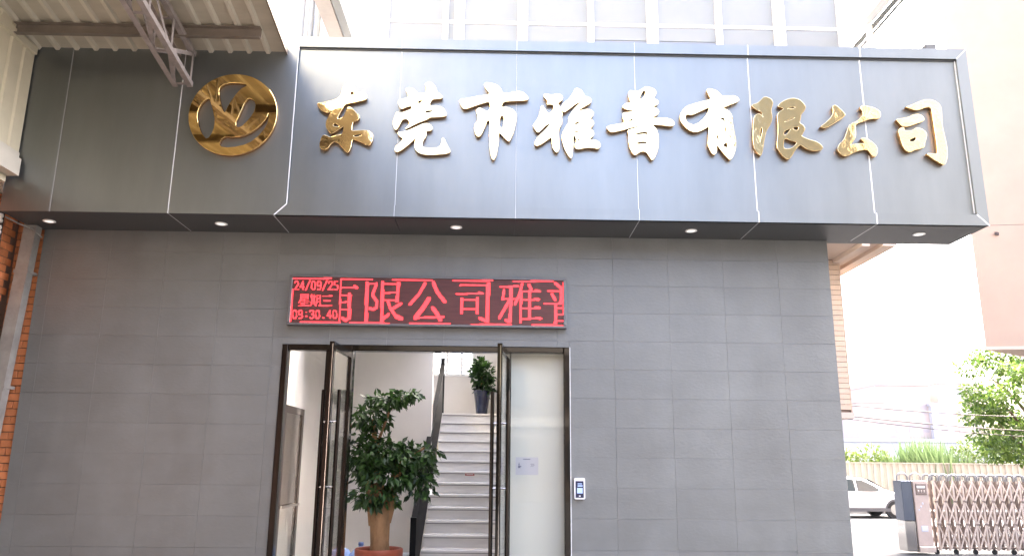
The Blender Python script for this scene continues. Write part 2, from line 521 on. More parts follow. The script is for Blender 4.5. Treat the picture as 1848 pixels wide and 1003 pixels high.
# ------------------------------------------------------------------ traced outlines (mm on the sign face) and display strokes (tenths of a lamp)
GLYPH = {"dong":[[[[-1616,5466],[-1579,5471],[-1542,5448],[-1518,5398],[-1485,5356],[-1444,5365],[-1408,5345],[-1395,5310],[-1403,5283],[-1484,5261],[-1575,5240],[-1615,5226],[-1636,5191],[-1669,5125],[-1691,5060],[-1656,5061],[-1621,5091],[-1602,5146],[-1586,5197],[-1564,5202],[-1530,5173],[-1496,5134],[-1465,5109],[-1460,5075],[-1491,5042],[-1522,5036],[-1527,5014],[-1533,4975],[-1532,4930],[-1467,4936],[-1394,4943],[-1348,4934],[-1314,4900],[-1312,4841],[-1327,4792],[-1354,4774],[-1414,4805],[-1498,4838],[-1516,4847],[-1524,4818],[-1529,4759],[-1541,4720],[-1557,4691],[-1590,4714],[-1630,4767],[-1663,4801],[-1705,4815],[-1739,4785],[-1763,4736],[-1794,4716],[-1831,4730],[-1851,4763],[-1842,4832],[-1823,4881],[-1786,4877],[-1748,4853],[-1699,4873],[-1637,4884],[-1620,4904],[-1614,4973],[-1615,4988],[-1667,4943],[-1733,4897],[-1761,4916],[-1796,4970],[-1800,5029],[-1777,5089],[-1753,5153],[-1788,5128],[-1835,5142],[-1874,5176],[-1906,5225],[-1887,5236],[-1814,5247],[-1724,5274],[-1680,5305],[-1663,5330],[-1657,5381],[-1642,5436]]],[[[-1571,5367],[-1544,5378],[-1524,5345],[-1569,5324]],[[-1713,5022],[-1650,4987],[-1676,4970],[-1735,4983]],[[-1511,4885],[-1428,4898],[-1422,4882],[-1463,4868],[-1506,4867]]]],"guan":[[[[-794,5474],[-758,5502],[-716,5488],[-679,5440],[-664,5382],[-629,5366],[-604,5329],[-618,5312],[-678,5307],[-716,5298],[-744,5228],[-675,5231],[-606,5215],[-567,5166],[-560,5126],[-575,5111],[-662,5102],[-740,5096],[-748,5078],[-789,5060],[-870,5024],[-969,4963],[-976,4973],[-930,5025],[-959,5074],[-1000,5073],[-1023,5053],[-1052,4983],[-1073,4949],[-1097,4968],[-1113,5032],[-1093,5092],[-1073,5157],[-1040,5137],[-949,5174],[-918,5194],[-928,5224],[-978,5208],[-1028,5182],[-1052,5212],[-1068,5272],[-1033,5297],[-964,5314],[-965,5344],[-996,5414],[-960,5433],[-913,5421],[-879,5386],[-851,5361],[-782,5373],[-774,5408],[-779,5443]],[[-797,5026],[-742,5032],[-705,5000],[-703,4960],[-730,4945],[-767,4944],[-760,4890],[-795,4831],[-802,4777],[-769,4758],[-697,4755],[-624,4766],[-602,4795],[-596,4874],[-572,4865],[-543,4797],[-505,4729],[-527,4701],[-622,4688],[-731,4681],[-803,4690],[-854,4718],[-879,4771],[-873,4839],[-838,4899],[-891,4839],[-961,4769],[-1022,4720],[-1058,4705],[-1082,4733],[-1070,4768],[-1026,4802],[-992,4857],[-1029,4876],[-1063,4924],[-1004,4931],[-941,4950],[-860,4992]]],[[[-861,5278],[-807,5295],[-828,5258],[-862,5247]],[[-782,5171],[-683,5179],[-728,5151],[-783,5143]],[[-946,5086],[-847,5134],[-869,5114],[-928,5093]]]],"shi":[[[[-169,5486],[-155,5504],[-76,5495],[-20,5469],[13,5424],[23,5383],[93,5390],[167,5409],[223,5410],[269,5378],[297,5333],[279,5308],[140,5300],[24,5288],[11,5222],[66,5231],[131,5205],[173,5155],[165,5085],[152,5006],[134,4927],[103,4842],[80,4852],[33,4900],[-8,4949],[-12,4865],[-24,4767],[-37,4679],[-63,4630],[-87,4678],[-102,4765],[-106,4912],[-102,5071],[-134,5075],[-156,5000],[-187,4921],[-218,4886],[-246,4910],[-266,4969],[-258,5028],[-226,5078],[-237,5128],[-252,5187],[-220,5218],[-183,5204],[-145,5174],[-113,5190],[-100,5230],[-110,5290],[-193,5263],[-285,5227],[-367,5195],[-395,5214],[-419,5264],[-425,5304],[-370,5315],[-232,5348],[-102,5371],[-130,5401],[-154,5441]]],[[[-2,5124],[42,5135],[43,4989],[-6,5003]]]],"ya":[[[[455,5369],[474,5390],[534,5373],[618,5392],[655,5363],[657,5322],[627,5302],[603,5276],[626,5251],[654,5182],[644,5127],[651,5082],[630,5022],[611,4982],[615,4874],[620,4776],[597,4727],[569,4746],[546,4794],[542,4907],[487,4862],[432,4821],[382,4796],[363,4820],[377,4869],[400,4904],[469,4975],[535,5058],[478,5031],[432,4979],[395,4944],[368,4978],[344,5027],[377,5077],[409,5137],[423,5197],[436,5263],[469,5218],[501,5164],[552,5190],[566,5260],[524,5270],[487,5264],[501,5304],[469,5339]],[[786,5457],[828,5455],[868,5420],[886,5365],[934,5358],[962,5323],[943,5286],[868,5241],[807,5193],[839,5205],[932,5225],[983,5193],[968,5143],[940,5112],[977,5088],[981,5048],[939,5003],[975,4974],[979,4930],[946,4899],[928,4875],[983,4880],[1038,4852],[1044,4803],[1018,4778],[963,4792],[890,4790],[816,4770],[784,4779],[780,4828],[799,4862],[786,4901],[768,4945],[763,4896],[762,4798],[752,4720],[742,4661],[711,4699],[670,4777],[648,4865],[648,4933],[681,5013],[718,5063],[723,5133],[747,5184],[793,5245],[859,5311],[794,5280],[728,5223],[668,5177],[654,5202],[640,5262],[710,5324],[758,5385]]],[[[778,5063],[843,5088],[815,5051],[782,5045]],[[774,4967],[837,4973],[804,4954],[777,4950]],[[799,4883],[843,4878],[810,4860]],[[710,4999],[702,4915],[709,4821],[689,4914]]]],"pu":[[[[1362,5439],[1394,5442],[1436,5430],[1493,5457],[1522,5488],[1578,5486],[1634,5459],[1646,5414],[1612,5358],[1658,5338],[1664,5298],[1637,5277],[1590,5266],[1636,5252],[1672,5213],[1647,5167],[1577,5133],[1679,5133],[1772,5134],[1817,5100],[1825,5066],[1796,5043],[1713,5054],[1621,5062],[1588,5056],[1633,5017],[1653,4933],[1650,4825],[1623,4727],[1580,4658],[1554,4696],[1523,4754],[1473,4763],[1426,4733],[1398,4713],[1363,4756],[1342,4839],[1344,4938],[1327,4992],[1397,5013],[1495,5047],[1397,5031],[1276,4991],[1165,4964],[1133,4983],[1111,5022],[1148,5043],[1269,5065],[1306,5081],[1284,5135],[1290,5190],[1346,5194],[1395,5203],[1395,5215],[1337,5221],[1291,5242],[1287,5266],[1321,5294],[1377,5303],[1355,5358],[1351,5408]]],[[[1516,5454],[1537,5422],[1504,5361],[1464,5335],[1472,5380],[1500,5431]],[[1484,5251],[1499,5252],[1494,5157],[1479,5151]],[[1416,4961],[1540,4985],[1546,4920],[1532,4957],[1415,4941]],[[1420,4857],[1513,4874],[1546,4831],[1512,4848],[1423,4834]],[[1339,5091],[1388,5132],[1396,5111],[1357,5089]]]],"you":[[[[2184,5459],[2199,5480],[2259,5471],[2309,5441],[2344,5391],[2425,5403],[2481,5404],[2522,5369],[2515,5343],[2467,5317],[2400,5291],[2337,5259],[2397,5240],[2436,5181],[2436,5096],[2448,4986],[2462,4868],[2445,4769],[2394,4676],[2359,4709],[2299,4786],[2256,4854],[2256,4766],[2222,4731],[2192,4765],[2165,4843],[2177,4942],[2190,5061],[2125,5010],[2040,4979],[1967,5007],[1905,5076],[1884,5135],[1901,5206],[1950,5272],[2045,5304],[2140,5336],[2226,5358],[2204,5403]]],[[[1949,5185],[2016,5176],[2097,5217],[2210,5274],[2175,5191],[2111,5110],[2034,5060],[1975,5077],[1940,5126]],[[2300,5135],[2348,5160],[2364,5104],[2369,5025],[2371,4965],[2350,4999],[2358,5074],[2344,5124]],[[2261,4983],[2289,4909],[2272,4896],[2257,4943]],[[2311,4840],[2372,4884],[2370,4807]]]],"xian":[[[[2653,5306],[2715,5322],[2756,5363],[2791,5400],[2851,5386],[2881,5346],[2868,5295],[2851,5244],[2860,5174],[2846,5103],[2790,5023],[2760,4923],[2738,4804],[2715,4730],[2680,4759],[2647,4822],[2644,4950],[2655,5080],[2668,5170],[2708,5206],[2736,5201],[2772,5147],[2752,5227],[2710,5241],[2666,5276]],[[2929,5296],[2960,5332],[3019,5368],[3096,5390],[3161,5376],[3205,5332],[3225,5291],[3202,5241],[3167,5210],[3159,5159],[3141,5109],[3185,5080],[3199,5040],[3169,4990],[3148,4960],[3229,4921],[3302,4903],[3346,4874],[3370,4835],[3350,4810],[3293,4799],[3220,4808],[3158,4846],[3132,4870],[3071,4800],[3039,4741],[2999,4696],[2954,4720],[2912,4778],[2888,4836],[2906,4955],[2917,5055],[2915,5155],[2924,5215],[2973,5251],[2998,5267],[2957,5281]]],[[[2735,5066],[2754,5022],[2731,4952],[2709,4858],[2713,4952]],[[3014,5269],[3108,5299],[3114,5273],[3049,5264]],[[2983,5124],[3099,5175],[3099,5158],[2990,5112]],[[3058,5057],[3136,5071],[3127,5027],[3087,5020]],[[2970,4944],[3042,4908],[3104,4894],[3085,4858],[3035,4817],[2970,4810],[2951,4835]],[[2964,5011],[3060,5051],[3010,4985],[2971,4956]]]],"gong":[[[[3510,5304],[3539,5320],[3570,5295],[3643,5216],[3617,5185],[3527,5123],[3419,5056],[3373,5064],[3364,5070],[3433,5122],[3490,5183],[3519,5244]],[[3801,5300],[3836,5316],[3938,5302],[4009,5258],[4013,5203],[3987,5172],[3917,5176],[3829,5144],[3742,5112],[3729,5077],[3728,4968],[3696,4917],[3654,4867],[3739,4884],[3824,4890],[3798,4919],[3777,4944],[3820,4954],[3891,4911],[3941,4853],[3933,4774],[3902,4739],[3868,4772],[3836,4831],[3713,4804],[3606,4743],[3560,4757],[3519,4815],[3543,4875],[3593,4916],[3627,4986],[3664,5086],[3705,5117],[3743,5128],[3804,5179],[3837,5230]]],[]],"si":[[[[4292,5314],[4330,5320],[4430,5368],[4509,5397],[4585,5398],[4638,5367],[4670,5317],[4664,5225],[4654,5104],[4668,4985],[4678,4866],[4668,4747],[4630,4660],[4569,4697],[4500,4744],[4454,4788],[4496,4789],[4556,4783],[4577,4805],[4577,4963],[4572,5123],[4569,5264],[4557,5319],[4499,5313],[4430,5282],[4391,5276],[4337,5295]],[[4173,5171],[4239,5177],[4316,5194],[4367,5225],[4424,5231],[4468,5201],[4473,5166],[4443,5146],[4365,5119],[4286,5088],[4230,5092],[4197,5131]],[[4183,5046],[4229,5081],[4249,5072],[4242,5047],[4280,5033],[4348,5049],[4369,5074],[4425,5070],[4485,5021],[4468,4951],[4443,4901],[4444,4862],[4390,4841],[4333,4830],[4283,4800],[4238,4818],[4212,4877],[4197,4956]]],[[[4287,4943],[4370,4979],[4355,4927],[4295,4911]]]],"logo":[[[[-2304,5078],[-2306,5117],[-2311,5156],[-2319,5194],[-2331,5232],[-2346,5268],[-2364,5302],[-2385,5336],[-2409,5367],[-2436,5395],[-2464,5422],[-2495,5446],[-2528,5467],[-2563,5485],[-2599,5500],[-2637,5512],[-2675,5520],[-2714,5525],[-2753,5527],[-2792,5525],[-2831,5520],[-2869,5512],[-2907,5500],[-2943,5485],[-2978,5467],[-3011,5446],[-3042,5422],[-3070,5395],[-3097,5367],[-3121,5336],[-3142,5302],[-3160,5268],[-3175,5232],[-3187,5194],[-3195,5156],[-3200,5117],[-3202,5078],[-3200,5039],[-3195,5000],[-3187,4962],[-3175,4924],[-3160,4888],[-3142,4854],[-3121,4820],[-3097,4789],[-3070,4761],[-3042,4734],[-3011,4710],[-2978,4689],[-2943,4671],[-2907,4656],[-2869,4644],[-2831,4636],[-2792,4631],[-2753,4629],[-2714,4631],[-2675,4636],[-2637,4644],[-2599,4656],[-2563,4671],[-2528,4689],[-2495,4710],[-2464,4734],[-2436,4761],[-2409,4789],[-2385,4820],[-2364,4854],[-2346,4888],[-2331,4924],[-2319,4962],[-2311,5000],[-2306,5039]]],[[[-3007,5241],[-2993,5196],[-2956,5102],[-2932,5003],[-2939,4903],[-2988,4806],[-3044,4857],[-3091,4956],[-3118,5066],[-3097,5167],[-3043,5235]],[[-2912,5378],[-2854,5417],[-2752,5427],[-2626,5406],[-2695,5365],[-2741,5308],[-2789,5217],[-2811,5172],[-2826,5118],[-2846,5104],[-2886,5204],[-2917,5316]],[[-2632,5243],[-2582,5255],[-2531,5205],[-2535,5127],[-2574,5043],[-2667,4933],[-2721,4974],[-2680,5085]],[[-2821,4837],[-2698,4829],[-2579,4864],[-2484,4943],[-2419,5024],[-2400,5104],[-2388,5046],[-2411,4946],[-2476,4846],[-2570,4762],[-2729,4719],[-2852,4732]]]]}
LED = [["border_line",2.0,[[0,22],[538,14]]],["border_line",2.0,[[676,24],[1118,22]]],["border_line",2.0,[[1410,17],[1972,24]]],["border_line",2.0,[[6,178],[9,622]]],["border_line",2.0,[[147,626],[696,632]]],["border_line",2.0,[[837,632],[1393,636]]],["border_line",2.0,[[1676,634],[1992,635]]],["border_line",2.0,[[676,24],[682,157]]],["border_line",2.0,[[682,157],[690,636]]],["border_line",2.0,[[1893,22],[1973,24]]],["border_line",2.0,[[2267,20],[2832,14]]],["border_line",2.0,[[3126,19],[3693,11]]],["border_line",2.0,[[2540,637],[3103,630]]],["border_line",2.0,[[3400,630],[3840,638]]],["border_line",2.0,[[1914,636],[2244,632]]],["clock_digit",1.5,[[27,85],[37,62],[64,62],[78,84],[80,105],[34,177],[88,177]]],["clock_digit",1.5,[[153,176],[145,60],[111,142],[165,141]]],["clock_digit",1.5,[[241,50],[191,184]]],["clock_digit",1.5,[[280,59],[303,58],[318,83],[323,148],[311,173],[288,174],[273,149],[268,84],[280,59]]],["clock_digit",1.5,[[399,97],[388,121],[364,121],[350,102],[348,78],[360,57],[384,57],[398,78],[403,149],[391,172],[362,173]]],["clock_digit",1.5,[[481,47],[430,181]]],["clock_digit",1.5,[[507,79],[517,55],[544,55],[558,78],[559,99],[512,171],[567,170]]],["clock_digit",1.5,[[637,54],[589,54],[591,106],[627,106],[641,125],[643,148],[631,169],[594,167]]],["clock_digit",1.5,[[44,472],[68,472],[83,496],[88,557],[76,581],[53,582],[38,558],[33,496],[44,472]]],["clock_digit",1.5,[[164,509],[153,531],[129,531],[115,513],[113,491],[125,471],[148,471],[163,490],[168,558],[156,580],[127,581]]],["clock_digit",1.5,[[216,497],[225,497]]],["clock_digit",1.5,[[220,552],[229,552]]],["clock_digit",1.5,[[273,478],[285,469],[309,468],[322,488],[323,507],[313,521],[295,522],[313,521],[327,540],[328,558],[317,578],[293,579],[279,568]]],["clock_digit",1.5,[[365,468],[389,467],[404,491],[408,553],[397,577],[373,578],[358,554],[354,492],[365,468]]],["clock_digit",1.5,[[461,568],[470,568]]],["clock_digit",1.5,[[558,575],[551,465],[516,543],[571,542]]],["clock_digit",1.5,[[607,465],[630,464],[645,488],[649,550],[637,574],[614,575],[599,551],[595,489],[607,465]]],["weekday_text",1.4,[[126,251],[228,249],[232,306],[130,308],[126,251]]],["weekday_text",1.4,[[128,279],[230,278]]],["weekday_text",1.4,[[181,307],[188,402]]],["weekday_text",1.4,[[120,337],[240,335]]],["weekday_text",1.4,[[136,319],[105,360]]],["weekday_text",1.4,[[134,368],[236,367]]],["weekday_text",1.4,[[108,403],[250,401]]],["weekday_text",1.4,[[264,272],[332,271]]],["weekday_text",1.4,[[279,249],[287,357]]],["weekday_text",1.4,[[316,248],[323,357]]],["weekday_text",1.4,[[283,300],[319,300]]],["weekday_text",1.4,[[285,329],[321,328]]],["weekday_text",1.4,[[270,357],[341,356]]],["weekday_text",1.4,[[290,371],[273,401]]],["weekday_text",1.4,[[322,370],[340,391]]],["weekday_text",1.4,[[354,253],[399,253],[409,399],[392,396]]],["weekday_text",1.4,[[354,253],[360,345],[352,400]]],["weekday_text",1.4,[[357,299],[402,298]]],["weekday_text",1.4,[[360,345],[405,344]]],["weekday_text",1.4,[[440,264],[559,262]]],["weekday_text",1.4,[[456,332],[547,331]]],["weekday_text",1.4,[[426,399],[568,397]]],["scroll_character_you",1.6,[[689,145],[923,142]]],["scroll_character_you",2.8,[[876,120],[906,140]]],["scroll_character_you",4.2,[[809,236],[828,566]]],["scroll_character_you",1.6,[[696,254],[838,253]]],["scroll_character_you",1.6,[[701,346],[815,344]]],["scroll_character_you",1.6,[[707,448],[815,447]]],["scroll_character_you",2.8,[[824,566],[781,603],[726,567]]],["scroll_character_xian",4.2,[[1051,71],[1064,597]]],["scroll_character_xian",1.6,[[1052,77],[1189,75]]],["scroll_character_xian",2.8,[[1189,75],[1134,237]]],["scroll_character_xian",2.8,[[1134,237],[1202,334],[1200,414],[1151,448],[1104,426]]],["scroll_character_xian",4.2,[[1269,68],[1283,592]]],["scroll_character_xian",1.6,[[1270,85],[1516,82]]],["scroll_character_xian",4.2,[[1493,71],[1487,318]]],["scroll_character_xian",1.6,[[1276,206],[1487,204]]],["scroll_character_xian",1.6,[[1281,315],[1486,313]]],["scroll_character_xian",2.8,[[1283,592],[1375,508]]],["scroll_character_xian",2.8,[[1355,320],[1394,422],[1479,535]]],["scroll_character_xian",4.2,[[1479,535],[1554,568]]],["scroll_character_xian",2.8,[[1540,358],[1412,439]]],["scroll_character_gong",2.8,[[1872,66],[1797,211],[1666,368]]],["scroll_character_gong",4.2,[[1937,278],[1861,405],[1753,554]]],["scroll_character_gong",2.2,[[1753,554],[2150,536]]],["scroll_character_gong",3.4,[[1986,47],[2047,184],[2161,321]]],["scroll_character_gong",3.6,[[1992,409],[2057,494],[2108,584]]],["scroll_character_si",1.6,[[2372,85],[2769,82]]],["scroll_character_si",4.8,[[2772,71],[2761,581]]],["scroll_character_si",2.8,[[2761,592],[2652,543]]],["scroll_character_si",1.6,[[2318,207],[2703,202]]],["scroll_character_si",2.8,[[2645,190],[2685,197]]],["scroll_character_si",3.6,[[2403,278],[2405,472]]],["scroll_character_si",3.6,[[2618,269],[2616,469]]],["scroll_character_si",1.6,[[2404,289],[2612,286]]],["scroll_character_si",1.6,[[2407,421],[2615,418]]],["scroll_character_ya",1.6,[[2943,101],[3196,88]]],["scroll_character_ya",2.8,[[3144,83],[3179,86]]],["scroll_character_ya",2.8,[[2995,149],[2979,270]]],["scroll_character_ya",1.6,[[2968,276],[3175,267]]],["scroll_character_ya",4.2,[[3098,101],[3086,577]]],["scroll_character_ya",2.8,[[3075,594],[3023,566]]],["scroll_character_ya",2.8,[[3072,297],[2931,545]]],["scroll_character_ya",2.8,[[3254,52],[3209,226],[3152,342]]],["scroll_character_ya",3.4,[[3237,191],[3234,592]]],["scroll_character_ya",2.8,[[3346,63],[3387,132]]],["scroll_character_ya",1.6,[[3243,163],[3508,159]]],["scroll_character_ya",2.8,[[3445,148],[3491,156]]],["scroll_character_ya",1.6,[[3244,278],[3497,274]]],["scroll_character_ya",2.8,[[3433,264],[3479,271]]],["scroll_character_ya",1.6,[[3245,398],[3508,395]]],["scroll_character_ya",2.8,[[3445,384],[3491,392]]],["scroll_character_ya",1.6,[[3245,546],[3526,543]]],["scroll_character_ya",2.8,[[3457,532],[3509,540]]],["scroll_character_ya",3.4,[[3364,161],[3360,545]]],["scroll_character_pu",2.8,[[3728,40],[3808,103]]],["scroll_character_pu",1.6,[[3844,27],[3831,137]]],["scroll_character_pu",1.6,[[3623,146],[3837,146]]],["scroll_character_pu",4.2,[[3814,143],[3807,322]]],["scroll_character_pu",2.8,[[3675,191],[3727,277]]],["scroll_character_pu",1.6,[[3566,328],[3842,324]]],["scroll_character_pu",3.8,[[3732,357],[3726,603]]],["scroll_character_pu",1.6,[[3841,27],[3839,482]]],["scroll_character_pu",1.6,[[3738,386],[3830,385]]],["scroll_character_pu",1.6,[[3749,483],[3841,482]]],["scroll_character_pu",1.6,[[3749,568],[3829,567]]]]
# ================================================================== SETTING
def structure(o):
    o['kind'] = 'structure'
    return o

# ground: one sheet to the horizon, with the street a little lower than the yard
def ground_sheet():
    xs = [-900, -120, -40, -12, -5.2, 3.4, 8, 14, 22, 40, 120, 900]
    ys = [-900, -120, -40, -20, -9, -1, 0.02, 6, 12.5, 14, 16.5, 40, 120, 900]
    v, f = [], []
    for y in ys:
        for x in xs:
            v.append((x, y, 0.0 if y <= 12.5 else (-0.06 if y <= 14 else -0.22)))
    n = len(xs)
    for j in range(len(ys) - 1):
        for i in range(n - 1):
            f.append((j * n + i, j * n + i + 1, (j + 1) * n + i + 1, (j + 1) * n + i))
    b = MB()
    b.add(v, f)
    return structure(b.build("ground", "ground"))
ground_sheet()
structure(MB().add([(-60, 16.6, -0.216), (90, 16.6, -0.216), (90, 24.6, -0.216), (-60, 24.6, -0.216)], [(0, 1, 2, 3)]).build("road", "road"))
for k, yy in enumerate((17.1, 20.2)):
    structure(MB().add([(-60, yy, -0.212), (90, yy, -0.212), (90, yy + 0.15, -0.212), (-60, yy + 0.15, -0.212)], [(0, 1, 2, 3)]).build("road_marking", "road_paint"))
structure(MB().box(-60, 90, 24.6, 24.8, -0.25, -0.09).build("kerb", "kerb"))
structure(MB().add([(-60, 24.8, -0.1), (90, 24.8, -0.1), (90, 27.0, -0.1), (-60, 27.0, -0.1)], [(0, 1, 2, 3)]).build("pavement", "kerb"))

structure(MB().add([(3.75, 1.5, 0.004), (40, 1.5, 0.004), (40, 12.5, 0.004), (3.75, 12.5, 0.004)], [(0, 1, 2, 3)]).build("concrete_apron", "apron"))
# ------------------------------------------------------------------ entrance building
WL, WR, ZT = -4.891, 3.606, 4.018        # wall ends, soffit height
DX0, DX1, DZ = -2.247, 0.769, 2.804      # doorway
B = thing("entrance_building", "single storey entrance block clad in large grey tiles with an open glass doorway", "building", (-0.64, 0, 0))
wall = MB()
wall.box(WL, DX0, 0.012, 0.22, 0, ZT - 0.002)
wall.box(DX1, WR, 0.012, 0.12, 0, ZT - 0.002)
wall.box(DX0, DX1, 0.012, 0.22, DZ, ZT - 0.002)
wall = wall.build("tiled_wall", "tile_joint", B)
GX, GZ, TW, TH, GAP = 1.2408, 2.273, 0.6, 0.3, 0.0007
xs = sorted([WL, WR] + [GX + TW * k for k in range(-12, 6) if WL < GX + TW * k < WR])
zs = sorted([0.0, ZT - 0.002] + [GZ + TH * k for k in range(-9, 8) if 0 < GZ + TH * k < ZT - 0.01])
shared = {}
def tile(x0, x1, z0, z1):
    if x1 - x0 < 0.012 or z1 - z0 < 0.012:
        return
    w, h = round(x1 - x0, 3), round(z1 - z0, 3)
    if (w, h) not in shared:
        shared[(w, h)] = MB().cbox(-w / 2 + GAP, w / 2 - GAP, 0, 0.02, -h / 2 + GAP, h / 2 - GAP, 0.0006).mesh("tile")
    c = Vector(((x0 + x1) / 2, random.uniform(-0.0006, 0.0006), (z0 + z1) / 2))
    link("tile", shared[(w, h)], "tile", wall, c - base_of(wall))
for i in range(len(xs) - 1):
    for j in range(len(zs) - 1):
        x0, x1, z0, z1 = xs[i], xs[i + 1], zs[j], zs[j + 1]
        if x1 <= DX0 or x0 >= DX1 or z0 >= DZ:
            tile(x0, x1, z0, z1)
            continue
        if x0 < DX0: tile(x0, DX0, z0, z1)
        if x1 > DX1: tile(DX1, x1, z0, z1)
        if z1 > DZ: tile(max(x0, DX0), min(x1, DX1), DZ, z1)
# side return of the wall (right end), roof slab and lobby shell
MB().box(WR - 0.2, WR - 0.001, 0.222, 7.2, 0, ZT - 0.01).build("side_wall", "tile", B)
LB = MB()
MB().box(-2.70, -2.50, 0.222, 3.5, 0.05, 3.6).build("lobby_wall", "white_wall", B)
MB().box(-2.498, -0.93, 3.30, 3.5, 0.05, 3.6).build("lobby_wall", "white_wall", B)
MB().box(0.13, 0.30, 0.187, 7.1, 0.05, 3.9).build("lobby_wall", "white_wall", B)
MB().box(0.13, 0.86, 0.125, 0.185, 0.05, 3.6).build("lobby_partition", "cream_wall", B)
MB().box(-2.698, 0.128, 0.0, 3.298, 0.02, 0.05).build("lobby_floor", "floor_tile", B)
MB().box(-2.498, -0.935, 0.222, 1.25, 3.42, 3.52).build("lobby_ceiling", "ceiling", B)
MB().box(-2.498, -0.935, 1.75, 3.298, 3.42, 3.52).build("lobby_ceiling", "ceiling", B)
MB().box(-2.498, 0.30, 4.4, 7.3, 4.75, 4.87).build("landing_ceiling", "ceiling", B)
# back wall of the upper landing with its window opening
bw = MB()
wx0, wx1, wz0, wz1, wy = -1.26, -0.435, 3.25, 4.30, 7.10
bw.box(-2.6, wx0, wy, wy + 0.2, 2.0, 5.2)
bw.box(wx1, 0.30, wy, wy + 0.2, 2.0, 5.2)
bw.box(wx0, wx1, wy, wy + 0.2, 2.0, wz0)
bw.box(wx0, wx1, wy, wy + 0.2, wz1, 5.2)
bw.build("landing_wall", "white_wall", B)
MB().box(-2.7, -2.5, 3.502, 7.098, 2.0, 5.2).build("landing_wall", "white_wall", B)
win = MB()
win.box(wx0, wx1, wy - 0.03, wy + 0.02, wz0, wz0 + 0.045)
win.box(wx0, wx1, wy - 0.03, wy + 0.02, wz1 - 0.045, wz1)
for x in (wx0, -0.985, -0.70, wx1 - 0.045):
    win.box(x, x + 0.045, wy - 0.031, wy + 0.021, wz0 + 0.045, wz1 - 0.045)
win = win.build("window", "white_paint", B)
for k in range(1, 11):
    x = wx0 + (wx1 - wx0) * k / 11
    MB().box(x - 0.006, x + 0.006, wy + 0.05, wy + 0.062, wz0, wz1).build("grille_bar", "grille", win)
for k in range(1, 9):
    z = wz0 + (wz1 - wz0) * k / 9
    MB().box(wx0, wx1, wy + 0.063, wy + 0.075, z - 0.008, z + 0.008).build("grille_bar", "grille", win)

# ------------------------------------------------------------------ staircase
S = thing("staircase", "pale stone staircase climbing to a landing seen through the open doorway", "staircase", (-0.4, 1.46, 0.05))
R_, T_, SY, SZ = 0.16, 0.28, 2.30, 0.532
for k in range(-3, 13):
    y, z = SY + T_ * k, SZ + R_ * k
    y2 = y + T_ if k < 12 else 7.098
    st = MB().box(-0.925, 0.128, y + 0.012, y2 + 0.012, z - R_, z - 0.03)
    st = st.build("step", "step", S)
    tr = MB().add([], [])
    c = 0.006
    prof = [(y - 0.012, z - 0.03), (y2 + 0.011, z - 0.03), (y2 + 0.011, z), (y - 0.012 + c, z), (y - 0.012, z - c)]
    tr.prism_x(prof, -0.928, 0.127)
    t = tr.build("tread", "step", S)
    fix_normals(t)
    MB().box(-0.926, 0.1275, y + 0.004, y + 0.0115, z - 0.042, z - 0.0302).build("shadow_strip", "step_shade", S)  # dark strip paints the shadow line below each tread
# black solid balustrade with handrail
bal = thing("stair_balustrade", "black solid stair balustrade rising along the left side of the stairs", "railing", (-0.95, 1.5, 0.05))
y0, z0, y1, z1 = 1.50, 0.08, 5.66, 2.46
pn = MB()
pf = [(y0, z0 - 0.03), (y1, z1 - 0.03), (y1, z1 + 0.78), (y0, z0 + 0.80)]
pn.prism_x(pf, -0.965, -0.935)
fix_normals(pn.build("infill_panel", "black_paint", bal))
MB().bar((-0.95, y0 - 0.05, z0 + 0.83), (-0.95, y1 + 0.05, z1 + 0.83), 0.07, 0.06).build("handrail", "black_paint", bal)
MB().box(-0.985, -0.915, y0 - 0.08, y0 - 0.005, 0.051, z0 + 0.90).build("newel_post", "black_paint", bal)
MB().box(-0.985, -0.915, y1 + 0.01, y1 + 0.08, z1, z1 + 0.95).build("newel_post", "black_paint", bal)
rl = thing("stair_label", "small reddish caution label stuck on a stair riser", "label", (-0.379, 3.98, 1.43))
MB().box(-0.45, -0.31, 3.981, 3.9905, 1.425, 1.465).build("label_plate", "red_label", rl)
MB().box(-0.43, -0.33, 3.979, 3.9808, 1.442, 1.449).build("label_text", "white_paint", rl)

# ------------------------------------------------------------------ glazed doorway
E = thing("glazed_doorway", "dark mirror framed glass doorway with two sidelights under the red display", "doorway", (-0.74, 0, 0))
def fr(x0, x1, z0, z1, y0=-0.012, y1=0.10, m="black_mirror", name="frame_bar"):
    return MB().cbox(x0, x1, y0, y1, z0, z1, 0.006).build(name, m, E)
fr(DX0 + 0.002, DX0 + 0.062, 0.0, DZ - 0.002, m="brown_mirror")
fr(DX1 - 0.064, DX1 - 0.002, 0.0, DZ - 0.002)
fr(DX0 + 0.064, -1.512, DZ - 0.064, DZ - 0.002, m="brown_mirror")
fr(-1.51, DX1 - 0.066, DZ - 0.064, DZ - 0.002)
fr(-1.785, -1.735, 0.0, DZ - 0.066, m="brown_mirror")
fr(-1.545, -1.497, 0.0, DZ - 0.066)
fr(0.10, 0.155, 0.0, DZ - 0.066)
for x0, x1, m in ((DX0 + 0.064, -1.787, "brown_mirror"), (0.157, DX1 - 0.066, "black_mirror")):
    fr(x0, x1, 0.0, 0.06, m=m, name="bottom_rail")
def pane(x0, x1, z0, z1, y=0.04):
    return MB().box(x0, x1, y, y + 0.008, z0, z1).build("glass_pane", "glass", E)
pane(DX0 + 0.060, -1.783, 0.05, DZ - 0.062)
pane(-1.737, -1.543, 0.05, DZ - 0.062)
pane(0.153, DX1 - 0.062, 0.05, DZ - 0.062)
# white sealant line along the right jamb
MB().box(DX1 - 0.0015, DX1 + 0.006, -0.004, 0.012, 0.0, DZ).build("sealant_line", "white_paint", E)

